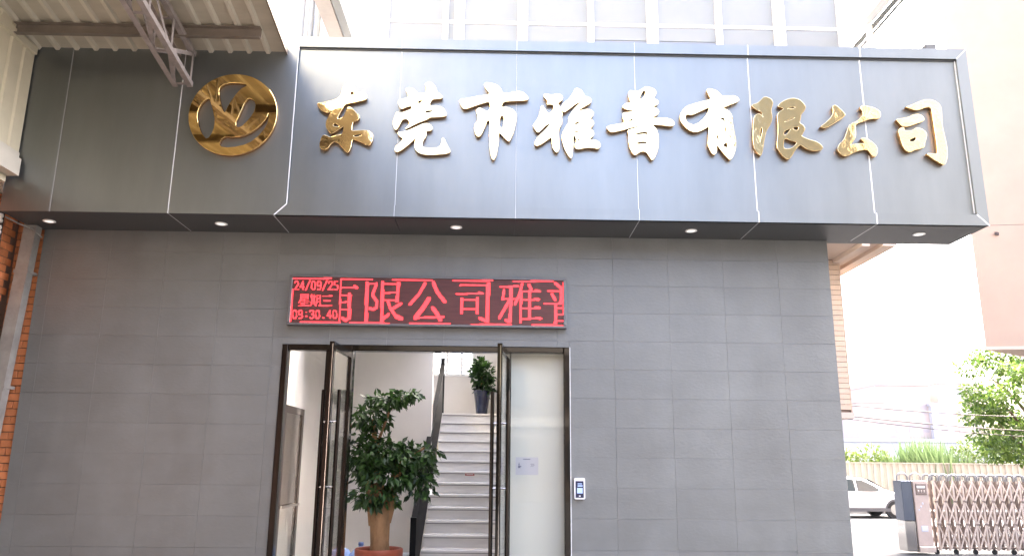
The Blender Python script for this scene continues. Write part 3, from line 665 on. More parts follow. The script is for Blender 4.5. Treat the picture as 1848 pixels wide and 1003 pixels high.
def door_leaf(name, label, hx, ang, side, m):
    """leaf built along -y from its hinge, then turned; side=+1: pulls stand on the +x face first"""
    d = thing(name, label, "door", (hx, -0.02, 0.02))
    Wd, Hh, th, sw = 0.78, 2.70, 0.045, 0.062
    def bx(n, x0, x1, y0, y1, z0, z1, mm, par=d):
        o = MB().box(x0, x1, y0, y1, z0, z1)
        return link(n, o.mesh(n), mm, par)
    bx("stile", -th / 2, th / 2, -sw, 0, 0, Hh, m)
    bx("stile", -th / 2, th / 2, -Wd, -Wd + sw, 0, Hh, m)
    bx("rail", -th / 2 + .001, th / 2 - .001, -Wd + sw, -sw, Hh - sw, Hh, m)
    bx("rail", -th / 2 + .001, th / 2 - .001, -Wd + sw, -sw, 0, 0.10, m)
    bx("edge_glint", 0.006, 0.0115, -Wd - 0.004, -Wd - 0.0005, 0.02, Hh - 0.02, "steel_mirror")  # thin bright strip stands for the highlight on the stile edge
    bx("glass_pane", -0.004, 0.004, -Wd + sw - .01, -sw + .01, 0.09, Hh - sw + .01, "glass")
    for sd in (-1, 1):
        x = sd * 0.075
        h = MB()
        h.tube([(x, -Wd + 0.085, 0.25), (x, -Wd + 0.085, 2.25)], 0.019, 12)
        hd = link("pull_handle", h.mesh("pull_handle"), "black_mirror" if m == "black_mirror" else "brown_mirror", d)
        for z in (0.55, 1.36, 1.95):
            q = MB().tube([(sd * th / 2, -Wd + 0.085, z), (x, -Wd + 0.085, z)], 0.010, 8)
            link("standoff", q.mesh("standoff"), "steel_mirror", hd)
    d.rotation_euler = (0, 0, ang)
    return d
door_leaf("door_leaf", "brown framed glass door leaf swung open beside the left sidelight", -1.52, math.radians(-3), -1, "brown_mirror")
door_leaf("door_leaf", "black framed glass door leaf swung open in front of the stairs", 0.125, math.radians(-7), 1, "black_mirror")

# inner glass door in the left lobby wall
ID = thing("inner_glass_door", "brown framed inner glass door standing ajar behind the left sidelight", "door", (-2.46, 1.9, 0.05))
def idb(n, m, y0, y1, z0, z1, x0=-2.475, x1=-2.43):
    return MB().box(x0, x1, y0, y1, z0, z1).build(n, m, ID)
idb("stile", "brown_mirror", 1.84, 1.93, 0.06, 2.25)
idb("stile", "brown_mirror", 1.00, 1.08, 0.06, 2.25)
idb("rail", "brown_mirror", 1.081, 1.839, 2.17, 2.25)
idb("rail", "brown_mirror", 1.081, 1.839, 0.06, 0.16)
idb("glass_pane", "glass", 1.07, 1.85, 0.15, 2.18, -2.456, -2.448)
idb("backing_panel", "brown_mirror", 1.082, 1.838, 1.10, 2.168, -2.4775, -2.470)
idb("push_rail", "steel_mirror", 1.05, 1.86, 1.085, 1.115, -2.428, -2.40)

# paper notice on the right sidelight
N = thing("paper_notice", "white paper notice with a small drawing behind the right sidelight glass", "notice", (0.33, 0.12, 1.49))
MB().box(0.212, 0.446, 0.1225, 0.1246, 1.494, 1.672).build("sheet", "paper", N)
ink = [(0.29, 0.365, 1.644, 1.652), (0.236, 0.262, 1.560, 1.585), (0.240, 0.254, 1.588, 1.602), (0.244, 0.252, 1.606, 1.614),
       (0.258, 0.272, 1.572, 1.580), (0.365, 0.405, 1.598, 1.603), (0.372, 0.41, 1.586, 1.590), (0.365, 0.40, 1.574, 1.578)]
for a, b_, c, d in ink:
    MB().box(a, b_, 0.1218, 0.1222, c + 0.003, d + 0.003).build("print_mark", "ink", N)

# card reader
K = thing("access_reader", "white wall mounted access reader with a small lit blue screen", "reader", (0.857, -0.02, 1.26))
rb = MB()
w2, h2 = 0.056, 0.105
def rrect(w, h, r, n=4):
    p = []
    for cx, cz, a0 in ((w - r, h - r, 0), (-w + r, h - r, 90), (-w + r, -h + r, 180), (w - r, -h + r, 270)):
        for i in range(n + 1):
            a = math.radians(a0 + 90 * i / n)
            p.append((cx + r * math.cos(a), cz + r * math.sin(a)))
    return p
def slab(b, prof, c, y0, y1, c2=0.0):
    n = len(prof)
    v = [(c[0] + x, y1, c[1] + z) for x, z in prof] + [(c[0] + x, y0 + c2, c[1] + z) for x, z in prof]
    v += [(c[0] + x * (1 - c2 * 8), y0, c[1] + z * (1 - c2 * 5)) for x, z in prof]
    f = [tuple(range(n - 1, -1, -1)), tuple(range(2 * n, 3 * n))]
    for i in range(n):
        j = (i + 1) % n
        f += [(i, j, n + j, n + i), (n + i, n + j, 2 * n + j, 2 * n + i)]
    b.add(v, f)
RC = (0.857, 1.366)
slab(rb, rrect(w2, h2, 0.016), RC, -0.032, -0.001, 0.006)
fix_normals(rb.build("housing", "white_plastic", K))
MB().box(RC[0] - 0.041, RC[0] + 0.041, -0.0335, -0.0322, RC[1] - 0.088, RC[1] + 0.075).build("screen", "reader_screen", K)
MB().box(RC[0] - 0.026, RC[0] + 0.030, -0.0342, -0.0337, RC[1] - 0.045, RC[1] + 0.008).build("screen_image", "reader_icon", K)
MB().box(RC[0] - 0.020, RC[0] + 0.030, -0.0342, -0.0337, RC[1] + 0.022, RC[1] + 0.034).build("screen_text", "reader_icon", K)
MB().box(RC[0] - 0.020, RC[0] + 0.024, -0.0342, -0.0337, RC[1] + 0.044, RC[1] + 0.052).build("screen_text", "reader_icon", K)
MB().box(RC[0] - 0.008, RC[0] + 0.008, -0.0342, -0.0337, RC[1] - 0.076, RC[1] - 0.066).build("home_button", "white_plastic", K)

# ------------------------------------------------------------------ LED display
D = thing("led_display", "red scrolling text display over the doorway showing date and time", "display", (-0.735, -0.03, 2.99))
LX0, LX1, LZ0, LZ1 = -2.17, 0.70, 3.02, 3.508
FX0, FX1, FZ0, FZ1 = -2.203, 0.733, 2.993, 3.534
for nm, a in (("frame_bar", (FX0, FX1, LZ1, FZ1)), ("frame_bar", (FX0, FX1, FZ0, LZ0)), ("frame_bar", (FX0, LX0, LZ0 + .0005, LZ1 - .0005)), ("frame_bar", (LX1, FX1, LZ0 + .0005, LZ1 - .0005))):
    MB().cbox(a[0], a[1], -0.085, -0.002, a[2], a[3], 0.004).build(nm, "display_frame", D)
MB().box(LX0 + .0005, LX1 - .0005, -0.072, -0.01, LZ0 + .0005, LZ1 - .0005).build("screen", "screen", D)
NXL, NZL = 384, 64
lit = {}
for name, w, pts in LED:
    w = w + (0.4 if 'scroll' in name else 0.1)
    g = lit.setdefault(name, np.zeros((NZL, NXL), bool))
    for (ax, ay), (bx_, by) in zip(pts[:-1], pts[1:]):
        ax, ay, bx_, by = ax / 10, ay / 10, bx_ / 10, by / 10
        L = max(abs(bx_ - ax), abs(by - ay), 0.5)
        for s in range(int(L * 3) + 1):
            t = s / (int(L * 3) or 1)
            cx, cy = ax + (bx_ - ax) * t, ay + (by - ay) * t
            h = w / 2
            i0, i1 = int(round(cx - h)), int(round(cx + h))
            j0, j1 = int(round(cy - h)), int(round(cy + h))
            g[max(0, j0):max(0, j1), max(0, i0):max(0, i1)] = True
pw, ph = (LX1 - LX0) / NXL, (LZ1 - LZ0) / NZL
done = np.zeros((NZL, NXL), bool)
for name, g in lit.items():
    g = g & ~done
    done |= g
    b = MB()
    for j, i in zip(*np.nonzero(g)):
        x0, z1_ = LX0 + i * pw, LZ1 - j * ph
        m_ = 0.0007
        b.add([(x0 + m_, -0.0735, z1_ - ph + m_), (x0 + pw - m_, -0.0735, z1_ - ph + m_), (x0 + pw - m_, -0.0735, z1_ - m_), (x0 + m_, -0.0735, z1_ - m_)], [(0, 1, 2, 3)])
    o = b.build("lit_text" if "border" not in name else "lit_border", "led", D)
    o['kind'] = 'stuff'

# ------------------------------------------------------------------ sign fascia
YS, ZB, ZTP = -0.628, 4.018, 6.008
XR, XFL = 5.03, -2.262
FW = 0.118                                    # width of the frame strips
YF = YS + 0.035                               # recessed field
SG = thing("sign_fascia", "long grey metal panel sign fascia with gold Chinese lettering and a round gold emblem", "sign", (0.07, -0.3, ZB))
# hidden carcass (dark), the panels are clad on it
MB().box(-5.0, XR - 0.012, YF + 0.012, 0.099, ZB + 0.014, ZTP - 0.012).build("carcass", "panel_dark", SG)
LJ = [-5.0, -4.50, -3.323, XFL]
G2 = 0.0035
for a, b_ in zip(LJ[:-2], LJ[1:-1]):
    MB().cbox(a + G2, b_ - G2, YS, YF + 0.011, ZB + 0.001, ZTP - 0.001, 0.003).build("face_panel", "panel", SG)
# recessed field panels
FJ = [XFL + FW, -1.056, 0.172, 1.432, 2.655, 3.870, XR - FW]
for a, b_ in zip(FJ[:-1], FJ[1:]):
    MB().cbox(a + 0.0015, b_ - 0.0015, YF, YF + 0.011, ZB + FW + 0.0015, ZTP - FW - 0.0015, 0.001).build("face_panel", "panel", SG)
# joint fillets (pale sealant) between panels
for x, w, m_ in ((-4.50, 0.003, "joint_dim"), (-3.323, 0.0038, "panel_joint")):
    MB().box(x - w, x + w, YS - 0.0006, YS + 0.004, ZB, ZTP).build("joint_glint_strip", m_, SG)
for x, w in ((-1.056, .002), (0.172, .0012), (1.432, .002), (2.655, .0045), (3.870, .006)):
    MB().box(x - w, x + w, YF - 0.0006, YF + 0.003, ZB + FW, ZTP - FW).build("joint_glint_strip", "panel_joint", SG)
    MB().box(x - w, x + w, YS - 0.0006, YS + 0.003, ZB, ZB + FW).build("joint_glint_strip", "panel_joint", SG)
    MB().box(x - w, x + w, YS - 0.0006, YS + 0.003, ZTP - FW, ZTP).build("joint_glint_strip", "panel_joint", SG)
# mitred frame strips
def strip(name, quad, m="panel"):
    v = [(x, YS, z) for x, z in quad] + [(x, YF + 0.01, z) for x, z in quad]
    f = [(0, 1, 2, 3), (7, 6, 5, 4)] + [(i, 4 + i, 4 + (i + 1) % 4, (i + 1) % 4) for i in range(4)]
    o = MB().add(v, f).build(name, m, SG)
    fix_normals(o)
    return o
e = 0.002
strip("frame_strip", [(XFL + e, ZTP), (XFL + FW + e, ZTP - FW), (XR - FW - e, ZTP - FW), (XR - e, ZTP)])
strip("frame_strip", [(XFL + e, ZB), (XR - e, ZB), (XR - FW - e, ZB + FW), (XFL + FW + e, ZB + FW)])
strip("frame_strip", [(XR, ZB + e), (XR, ZTP - e), (XR - FW, ZTP - FW - e), (XR - FW, ZB + FW + e)])
hexa = [(-3.323 + G2, ZB + .001), (XFL, ZB + .001), (XFL + FW, ZB + FW + e), (XFL + FW, ZTP - FW - e), (XFL, ZTP - .001), (-3.323 + G2, ZTP - .001)]
o = MB().add([(x, YS, z) for x, z in hexa] + [(x, YF + 0.01, z) for x, z in hexa],
             [tuple(range(6)), tuple(range(11, 5, -1))] + [(i, 6 + i, 6 + (i + 1) % 6, (i + 1) % 6) for i in range(6)]).build("face_panel", "panel", SG)
fix_normals(o)
for x in (-3.323, -2.27, 1.432, 2.655, 3.870):
    MB().box(x - 0.0035, x + 0.0035, YS + 0.006, -0.004, ZB - 0.0007, ZB + 0.004).build("joint_glint_strip", "panel_joint", SG)
for (a, b_) in (((XFL, ZTP), (XFL + FW, ZTP - FW)), ((XFL, ZB), (XFL + FW, ZB + FW)), ((XR, ZTP), (XR - FW, ZTP - FW)), ((XR, ZB), (XR - FW, ZB + FW))):
    MB().bar((a[0], YS + 0.0022, a[1]), (b_[0], YS + 0.0022, b_[1]), 0.012, 0.006, up=(0, 1, 0)).build("mitre_joint", "panel_joint", SG)
MB().box(XFL + FW - 0.004, XFL + FW + 0.004, YS - 0.001, YS + 0.006, ZB + FW, ZTP - FW).build("joint_glint_strip", "panel_joint", SG)  # pale strip paints the highlight on the left reveal, in joint colour
MB().box(XR - FW - 0.010, XR - FW - 0.0005, YF - 0.008, YF - 0.0005, ZB + FW + .02, ZTP - FW - .01).build("joint_glint_strip", "panel_joint", SG)  # pale strip paints the highlight beside the right reveal, in joint colour
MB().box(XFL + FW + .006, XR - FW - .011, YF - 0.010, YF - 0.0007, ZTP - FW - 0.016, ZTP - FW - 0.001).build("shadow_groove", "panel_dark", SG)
# soffit panels
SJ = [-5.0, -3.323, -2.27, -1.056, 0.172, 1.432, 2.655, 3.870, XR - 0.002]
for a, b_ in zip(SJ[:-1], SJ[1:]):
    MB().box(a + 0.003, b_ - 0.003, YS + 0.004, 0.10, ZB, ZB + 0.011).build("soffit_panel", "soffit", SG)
# right end and top
MB().box(XR - 0.011, XR - 0.001, YF + 0.0115, 0.10, ZB + 0.012, ZTP - 0.013).build("end_panel", "panel", SG)
MB().box(-5.0, XR - 0.002, YF + 0.011, 0.10, ZTP - 0.011, ZTP - 0.001).build("top_flashing", "panel", SG)
MB().box(WR + 0.002, XR - 0.012, 0.06, 0.10, ZB + 0.012, ZTP - 0.012).build("back_panel", "panel", SG)
# gold letters and emblem
for k, ch in enumerate(('dong', 'guan', 'shi', 'ya', 'pu', 'you', 'xian', 'gong', 'si')):
    outline_solid("letter", GLYPH[ch][0], GLYPH[ch][1], YF - 0.052, 0.046, "gold", "gold_side", SG)
def grown(p, k):
    cx_, cz_ = sum(a for a, _ in p) / len(p), sum(b for _, b in p) / len(p)
    return [(cx_ + (a - cx_) * k, cz_ + (b - cz_) * k) for a, b in p]
outline_solid("emblem", GLYPH['logo'][0], [grown(h, 1.07) for h in GLYPH['logo'][1]], YS - 0.05, 0.046, "gold_emblem", "gold_side", SG, smooth=1)

# downlights
DL = [(-4.679, "leftmost round white downlight in the sign soffit, by the brick wall"), (-2.899, "round white downlight in the sign soffit below the gold emblem"),
      (-0.444, "round white downlight in the sign soffit above the red display"), (2.037, "round white downlight in the sign soffit above the right tiled wall"),
      (4.47, "rightmost round white downlight in the overhanging end of the soffit")]
for x, lab in DL:
    d = thing("downlight", lab, "downlight", (x, -0.30, ZB - 0.006), "downlights in the sign soffit")
    ring = MB().lathe([(0.062, 0.0055), (0.064, 0.0), (0.052, -0.004), (0.046, 0.001)], (0, 0, 0), 24)
    link("trim_ring", ring.mesh("trim_ring"), "downlight_trim", d)
    ls = MB().lathe([(0.047, 0.001), (0.03, -0.001), (0.0005, -0.0015)], (0, 0, 0), 24)
    link("lens", ls.mesh("lens"), "downlight_lens", d)

# flood lamp on the sign
FL = thing("flood_lamp", "small dark flood lamp on top of the sign's right end", "lamp", (4.80, -0.35, ZTP))
MB().box(4.785, 4.80, -0.36, -0.345, ZTP, ZTP + 0.07).build("bracket", "flood_lamp", FL)
MB().box(4.735, 4.85, -0.40, -0.31, ZTP + 0.07, ZTP + 0.19).build("housing", "flood_lamp", FL)
MB().box(4.745, 4.84, -0.405, -0.4005, ZTP + 0.075, ZTP + 0.12).build("lens", "white_plastic", FL)
for k in range(4):
    MB().box(4.735, 4.85, -0.309, -0.28, ZTP + 0.08 + k * 0.03, ZTP + 0.088 + k * 0.03).build("cooling_fin", "flood_lamp", FL)
# ------------------------------------------------------------------ potted tree in the lobby
PT = thing("potted_tree", "leafy dark green potted tree in a terracotta pot just inside the doorway", "potted tree", (-1.30, 1.15, 0.05))
pot = MB().lathe([(0.02, 0.0), (0.18, 0.0), (0.235, 0.50), (0.245, 0.51), (0.245, 0.535)], (-1.30, 1.15, 0.05), 32).build("pot", "terracotta_band", PT)
MB().lathe([(0.246, 0.52), (0.268, 0.525), (0.272, 0.60), (0.262, 0.615), (0.235, 0.612), (0.228, 0.57)], (-1.30, 1.15, 0.05), 32).build("pot_rim", "terracotta", PT)
MB().lathe([(0.232, 0.565), (0.12, 0.575), (0.001, 0.58)], (-1.30, 1.15, 0.05), 24).build("soil", "soil", PT)
tk = MB()
tk.tube([(-1.29, 1.15, 0.60), (-1.295, 1.15, 0.72), (-1.30, 1.14, 0.90), (-1.31, 1.14, 1.05), (-1.32, 1.15, 1.20)], [0.115, 0.105, 0.112, 0.13, 0.10], 14)
tk.tube([(-1.36, 1.13, 0.92), (-1.40, 1.12, 1.12), (-1.45, 1.10, 1.40)], [0.07, 0.055, 0.035], 10)
tk.tube([(-1.25, 1.15, 0.95), (-1.20, 1.16, 1.16), (-1.17, 1.16, 1.40), (-1.10, 1.15, 1.70)], [0.075, 0.07, 0.05, 0.03], 10)
tk.tube([(-1.31, 1.14, 1.05), (-1.34, 1.16, 1.35), (-1.40, 1.18, 1.75), (-1.44, 1.18, 2.10)], [0.085, 0.06, 0.04, 0.02], 10)
tk.tube([(-1.17, 1.16, 1.40), (-0.98, 1.14, 1.66), (-0.82, 1.13, 1.78)], [0.035, 0.022, 0.012], 8)
tk.tube([(-1.40, 1.18, 1.75), (-1.25, 1.16, 2.2), (-1.08, 1.15, 2.36)], [0.02, 0.014, 0.008], 6)
tk.build("trunk", "bark", PT)
cl = [(-1.28, 1.15, 1.72, 0.36, 0.30, 0.17, 3.0), (-1.02, 1.15, 1.66, 0.33, 0.28, 0.15, 2.2), (-1.48, 1.15, 1.62, 0.26, 0.26, 0.18, 1.8),
      (-1.36, 1.12, 1.22, 0.30, 0.24, 0.12, 1.7), (-1.20, 1.12, 1.45, 0.42, 0.30, 0.13, 2.2), (-0.86, 1.14, 1.42, 0.20, 0.22, 0.24, 1.1),
      (-1.46, 1.16, 2.12, 0.24, 0.22, 0.14, 1.3), (-1.28, 1.15, 2.32, 0.26, 0.20, 0.06, 1.1), (-1.06, 1.15, 2.39, 0.19, 0.14, 0.045, 0.7),
      (-1.52, 1.16, 1.88, 0.16, 0.2, 0.10, 0.5), (-0.78, 1.14, 1.72, 0.16, 0.18, 0.10, 0.5)]
V, F = leaf_cloud(cl, 2700, 0.095, droop=0.75, aspect=0.5)
cloud_obj("crown", V, F, "leaf_dark", PT)

# plant on the landing in a blue pot
BP = thing("potted_plant", "bushy dark plant in a tall blue pot on the stair landing", "potted plant", (-0.26, 6.36, 2.455))
MB().lathe([(0.01, 0), (0.10, 0), (0.125, 0.22), (0.155, 0.44), (0.165, 0.45), (0.16, 0.46), (0.13, 0.44)], (-0.26, 6.36, 2.455), 24).build("pot", "blue_glaze", BP)
MB().tube([(-0.26, 6.36, 2.85), (-0.27, 6.36, 3.2)], [0.03, 0.015], 8).build("stem", "bark", BP)
V, F = leaf_cloud([(-0.27, 6.36, 3.22, 0.22, 0.2, 0.22, 2), (-0.22, 6.36, 3.0, 0.18, 0.18, 0.16, 1), (-0.32, 6.36, 3.4, 0.12, 0.12, 0.10, 0.5)], 700, 0.10, droop=0.2, aspect=0.5)
cloud_obj("foliage", V, F, "leaf_dark", BP)

# water bottles and a bowl behind the pot
def bottle(x, y, z, s, lab):
    o = thing("water_bottle", lab, "bottle", (x, y, z), "blue water bottles on the lobby floor")
    b = MB().lathe([(0.001, 0), (0.12, 0), (0.135, 0.02), (0.135, 0.13), (0.127, 0.15), (0.135, 0.17), (0.135, 0.30), (0.10, 0.36), (0.035, 0.39), (0.028, 0.42)], (0, 0, 0), 20)
    q = link("bottle_body", b.mesh("bottle_body"), "blue_bottle", o)
    c = MB().lathe([(0.03, 0.415), (0.034, 0.42), (0.034, 0.455), (0.001, 0.457)], (0, 0, 0), 16)
    link("cap", c.mesh("cap"), "bottle_cap", o)
    o.scale = (s, s, s)
    return o
bx0 = thing("bottle_stand", "low white stand under the blue water bottles", "stand", (-1.72, 1.75, 0.05))
MB().box(-1.98, -1.44, 1.58, 1.92, 0.05, 0.24).build("stand_box", "white_plastic", bx0)
bottle(-1.60, 1.74, 0.24, 0.95, "blue water bottle left of the terracotta pot, nearest to it")
bottle(-1.84, 1.76, 0.24, 0.95, "blue water bottle beside the open brown door, farther left of the pot")
bx1 = thing("stool", "low white stool between the terracotta pot and the stairs", "stool", (-1.02, 1.75, 0.05))
MB().box(-1.13, -0.90, 1.62, 1.88, 0.44, 0.47).build("seat", "white_plastic", bx1)
for sx in (-1.12, -0.93):
    for sy in (1.63, 1.85):
        MB().box(sx, sx + 0.02, sy, sy + 0.02, 0.05, 0.439).build("leg", "white_plastic", bx1)
bowl = MB().lathe([(0.001, 0.0), (0.05, 0.0), (0.085, 0.085), (0.08, 0.085), (0.045, 0.012), (0.001, 0.011)], (0, 0, 0), 20)
tag(link("bowl", bowl.mesh("bowl"), "white_plastic", None, (-1.04, 1.70, 0.47)), "white bowl beside the terracotta pot", "bowl")

# ------------------------------------------------------------------ left neighbour: brick wall, cream cladding, canopy
NB = thing("neighbour_building", "brick building with cream metal cladding at the left edge of the picture", "building", (-5.4, -3, 0))
bw = MB()
bw.box(-6.2, WL - 0.004, 0.045, 0.25, 0, 6.4)
bw.box(-5.6, -5.19, -16, 0.044, 0, 4.3)
bw = bw.build("brick_wall", "mortar", NB)
bl, bh, jt = 0.135, 0.078, 0.008
bm_full = MB().cbox(-bl / 2 + jt / 2, bl / 2 - jt / 2, 0, 0.03, -bh / 2 + jt / 2, bh / 2 - jt / 2, 0.003).mesh("brick")
bm_half = MB().cbox(-bl / 4 + jt / 2, bl / 4 - jt / 2, 0, 0.03, -bh / 2 + jt / 2, bh / 2 - jt / 2, 0.003).mesh("brick")
o_b = base_of(bw)
for r in range(int(4.3 / bh)):
    z = bh * (r + 0.5)
    if z < 0.6:
        continue
    x = WL - 0.006
    first = True
    while x > -5.19:
        half = first and r % 2
        w = bl / 2 if half else bl
        link("brick", bm_half if half else bm_full, "brick", bw, Vector((x - w / 2, 0.028 + random.uniform(-.002, .002), z)) - o_b)
        x -= w
        first = False
# bricks of the wall that runs towards the camera (only its top shows)
bm_side = MB()
bm_side.cbox(-bl / 2 + jt / 2, bl / 2 - jt / 2, 0, 0.03, -bh / 2 + jt / 2, bh / 2 - jt / 2, 0.003)
bm_side = bm_side.mesh("brick")
for r in range(int(3.2 / bh), int(4.3 / bh)):
    for k in range(12):
        yb = -0.02 - bl * (k + 0.5) + (bl / 2 if r % 2 else 0)
        if yb > -0.07:
            continue
        b = link("brick", bm_side, "brick", bw, Vector((-5.178, yb, bh * (r + 0.5))) - o_b)
        b.rotation_euler = (0, 0, math.radians(90))
# cladding: vertical ribs, standing on the x = -4.9 plane
XC = -4.885
cb = MB()
y = YS - 0.02
prof = []
while y > -15:
    prof += [(XC, y), (XC, y - 0.16), (XC - 0.02, y - 0.175), (XC - 0.02, y - 0.20), (XC, y - 0.215)]
    y -= 0.215
v, f = [], []
for (x, yy) in prof:
    v += [(x, yy, 4.60), (x, yy, 5.90 + 0.163 * (YS - yy))]
for i in range(len(prof) - 1):
    f.append((2 * i, 2 * i + 1, 2 * i + 3, 2 * i + 2))
cb.add(v, f)
cb.add([(XC, YS - 0.02, 4.60), (XC - 0.3, YS - 0.02, 4.60), (XC - 0.3, YS - 0.02, 5.90), (XC, YS - 0.02, 5.90)], [(0, 1, 2, 3)])
cb.build("cladding", "cream_clad", NB)
MB().box(XC - 0.35, XC + 0.055, -15, YS - 0.045, 4.37, 4.55).build("gutter", "gutter_white", NB)
MB().box(XC - 0.02, XC + 0.022, -15, YS - 0.035, 4.551, 4.62).build("flashing", "gutter_white", NB)
MB().box(-5.6, XC - 0.06, -15, YS - 0.06, 4.301, 4.369).build("eave_board", "cream_clad", NB)
MB().box(-16, -5.3, -25.5, -0.7, 4.3, 14.5).build("unseen_storeys", "cream_clad", NB)  # unseen storeys, made tall to block sky from the left
MB().box(XC - 0.25, XC + 0.03, -15, YS - 0.03, 5.72, 5.80).build("top_flashing", "cream_clad", NB)

# canopy
CZ = lambda yy: 5.83 + 0.163 * (-0.68 - yy)
CN = thing("metal_canopy", "cream corrugated metal canopy roof reaching in over the left end of the sign", "canopy", (-3.6, -3, 5.8))
CX0, CX1, CY0, CY1 = -4.95, -2.272, YS - 0.004, -26.0
cs = MB().add([(CX0, CY0, CZ(CY0)), (CX1, CY0, CZ(CY0)), (CX1, CY1, CZ(CY1)), (CX0, CY1, CZ(CY1)),
               (CX0, CY0, CZ(CY0) + .01), (CX1, CY0, CZ(CY0) + .01), (CX1, CY1, CZ(CY1) + .01), (CX0, CY1, CZ(CY1) + .01)],
              [(0, 1, 2, 3), (7, 6, 5, 4), (0, 4, 5, 1), (1, 5, 6, 2), (2, 6, 7, 3), (3, 7, 4, 0)])
cs.build("roof_sheet", "cream_sheet", CN)
k = 0
xr = -2.46
while xr > CX0 + 0.05:
    w0, w1, h = 0.034, 0.018, 0.030
    v = []
    for yy in (CY0 - 0.002, CY1):
        zz = CZ(yy) - 0.0005
        v += [(xr - w0, yy, zz), (xr - w1, yy, zz - h), (xr + w1, yy, zz - h), (xr + w0, yy, zz)]
    o = MB().add(v, [(0, 1, 2, 3), (7, 6, 5, 4), (0, 4, 5, 1), (1, 5, 6, 2), (2, 6, 7, 3)]).build("rib", "cream_rib", CN)
    fix_normals(o)
    xr -= 0.2005
MB().box(CX1 - 0.008, CX1 + 0.004, CY1, CY0, 0, 0.001)
et = MB()
v = []
for yy in (CY0 - .001, CY1):
    v += [(CX1 + .001, yy, CZ(yy) - 0.035), (CX1 + 0.016, yy, CZ(yy) - 0.035), (CX1 + 0.016, yy, CZ(yy) + 0.03), (CX1 + .001, yy, CZ(yy) + 0.03)]
et.add(v, [(0, 1, 2, 3), (7, 6, 5, 4), (0, 4, 5, 1), (1, 5, 6, 2), (2, 6, 7, 3), (3, 7, 4, 0)])
fix_normals(et.build("edge_trim", "purlin", CN))
for yy in (-1.02, -2.6, -4.2, -5.8, -7.4, -9.0):
    z = CZ(yy) - 0.033
    q = MB()
    q.box(-4.87, -2.42, yy - 0.006, yy + 0.0, z - 0.115, z)
    q.box(-4.87, -2.42, yy - 0.055, yy - 0.0062, z - 0.006, z)
    q.box(-4.87, -2.42, yy - 0.055, yy - 0.0062, z - 0.115, z - 0.109)
    q.build("purlin", "purlin", CN)

WB = thing("unseen_shade_bay", "added unseen cream canopy bay that shades the left of the wall", "canopy", (-2, -8, 6))  # bay out of view, added to darken the left of the wall
wv = []
for yy in (-2.6, -14.0):
    zz = CZ(yy) - 0.06
    wv += [(-2.24, yy, zz), (-1.85, yy, zz), (-1.85, yy, zz + 0.05), (-2.24, yy, zz + 0.05)]
o = MB().add(wv, [(0, 1, 2, 3), (7, 6, 5, 4), (0, 4, 5, 1), (1, 5, 6, 2), (2, 6, 7, 3), (3, 7, 4, 0)]).build("roof_sheet", "cream_sheet", WB)
fix_normals(o)
YR = thing("unseen_shade_roof", "added unseen cream metal roof that darkens the left of the wall", "canopy", (-2, -17, 0))  # roof out of view, added to cut sky light on the left wall
MB().box(-5.1, 1.2, -25.4, -9.6, 7.1, 7.2).build("roof_sheet", "cream_sheet", YR)
for px in (-4.6,):
    for py in (-10.2, -17.5, -25.0):
        MB().tube([(px, py, 0), (px, py, 7.1)], 0.09, 12).build("column", "truss_paint", YR)
# box truss hanging below the canopy
TR = thing("box_truss", "brown painted steel box truss ending in front of the sign near the emblem", "truss", (-3.27, -0.75, 5.3))
ty0, ty1 = -0.74, -7.0
zb = lambda yy: 5.345 + 0.163 * (-0.74 - yy)
hT = 0.345
cx = (-3.345, -3.195)
def angle_bar(a, b_, s=0.04, th=0.006, flip=1, nm="chord"):
    m_ = MB()
    m_.bar(a, b_, s, th)
    a2, b2 = Vector(a) + Vector((flip * (s / 2 - th / 2), 0, s / 2)), Vector(b_) + Vector((flip * (s / 2 - th / 2), 0, s / 2))
    m_.bar(a2, b2, th, s - th)
    return m_.build(nm, "truss_paint", TR)
for x, fl in zip(cx, (-1, 1)):
    angle_bar((x, ty0, zb(ty0)), (x, ty1, zb(ty1)), 0.054, flip=fl)
    angle_bar((x, ty0 + 0.0, zb(ty0) + hT), (x, ty1, zb(ty1) + hT), 0.054, flip=fl)
n = 12
step = (ty1 - ty0 + 0.06) / n
for k in range(n):
    ya, yb = ty0 - 0.04 + step * k, ty0 - 0.04 + step * (k + 1)
    for x, sg in zip(cx, (-1, 1)):
        xx = x + sg * 0.012
        MB().bar((xx, ya, zb(ya) + 0.01), (xx, ya, zb(ya) + hT), 0.04, 0.007, up=(1, 0, 0)).build("web_bar", "truss_paint", TR)
        MB().bar((xx - sg * .008, ya, zb(ya) + (0.02 if k % 2 else hT)), (xx - sg * .008, yb, zb(yb) + (hT if k % 2 else 0.02)), 0.04, 0.007, up=(1, 0, 0)).build("web_bar", "truss_paint", TR)
    MB().bar((cx[0], ya, zb(ya) + 0.008), (cx[1], ya, zb(ya) + 0.008), 0.04, 0.007).build("web_bar", "truss_paint", TR)
    MB().bar((cx[0], ya, zb(ya) + 0.016), (cx[1], yb, zb(yb) + 0.016), 0.04, 0.007).build("web_bar", "truss_paint", TR)
    MB().bar((cx[0], ya, zb(ya) + hT + 0.01), (cx[1], ya, zb(ya) + hT + 0.01), 0.04, 0.007).build("web_bar", "truss_paint", TR)

# downpipe (box section) on the brick strip
DP = thing("downpipe", "grey galvanised box downpipe on the brick strip left of the tiled wall", "pipe", (-5.02, -0.08, 0))
q = MB().bar((-5.15, -0.09, 0.0), (-4.958, -0.09, 4.12), 0.13, 0.11, up=(0, 1, 0))
q.build("pipe_shaft", "galvanised", DP)
for z in (1.0, 2.3, 3.5):
    x = -5.15 + 0.192 * z / 4.12
    MB().box(x - 0.075, x + 0.075, -0.15, 0.03, z, z + 0.03).build("pipe_clip", "galvanised", DP)
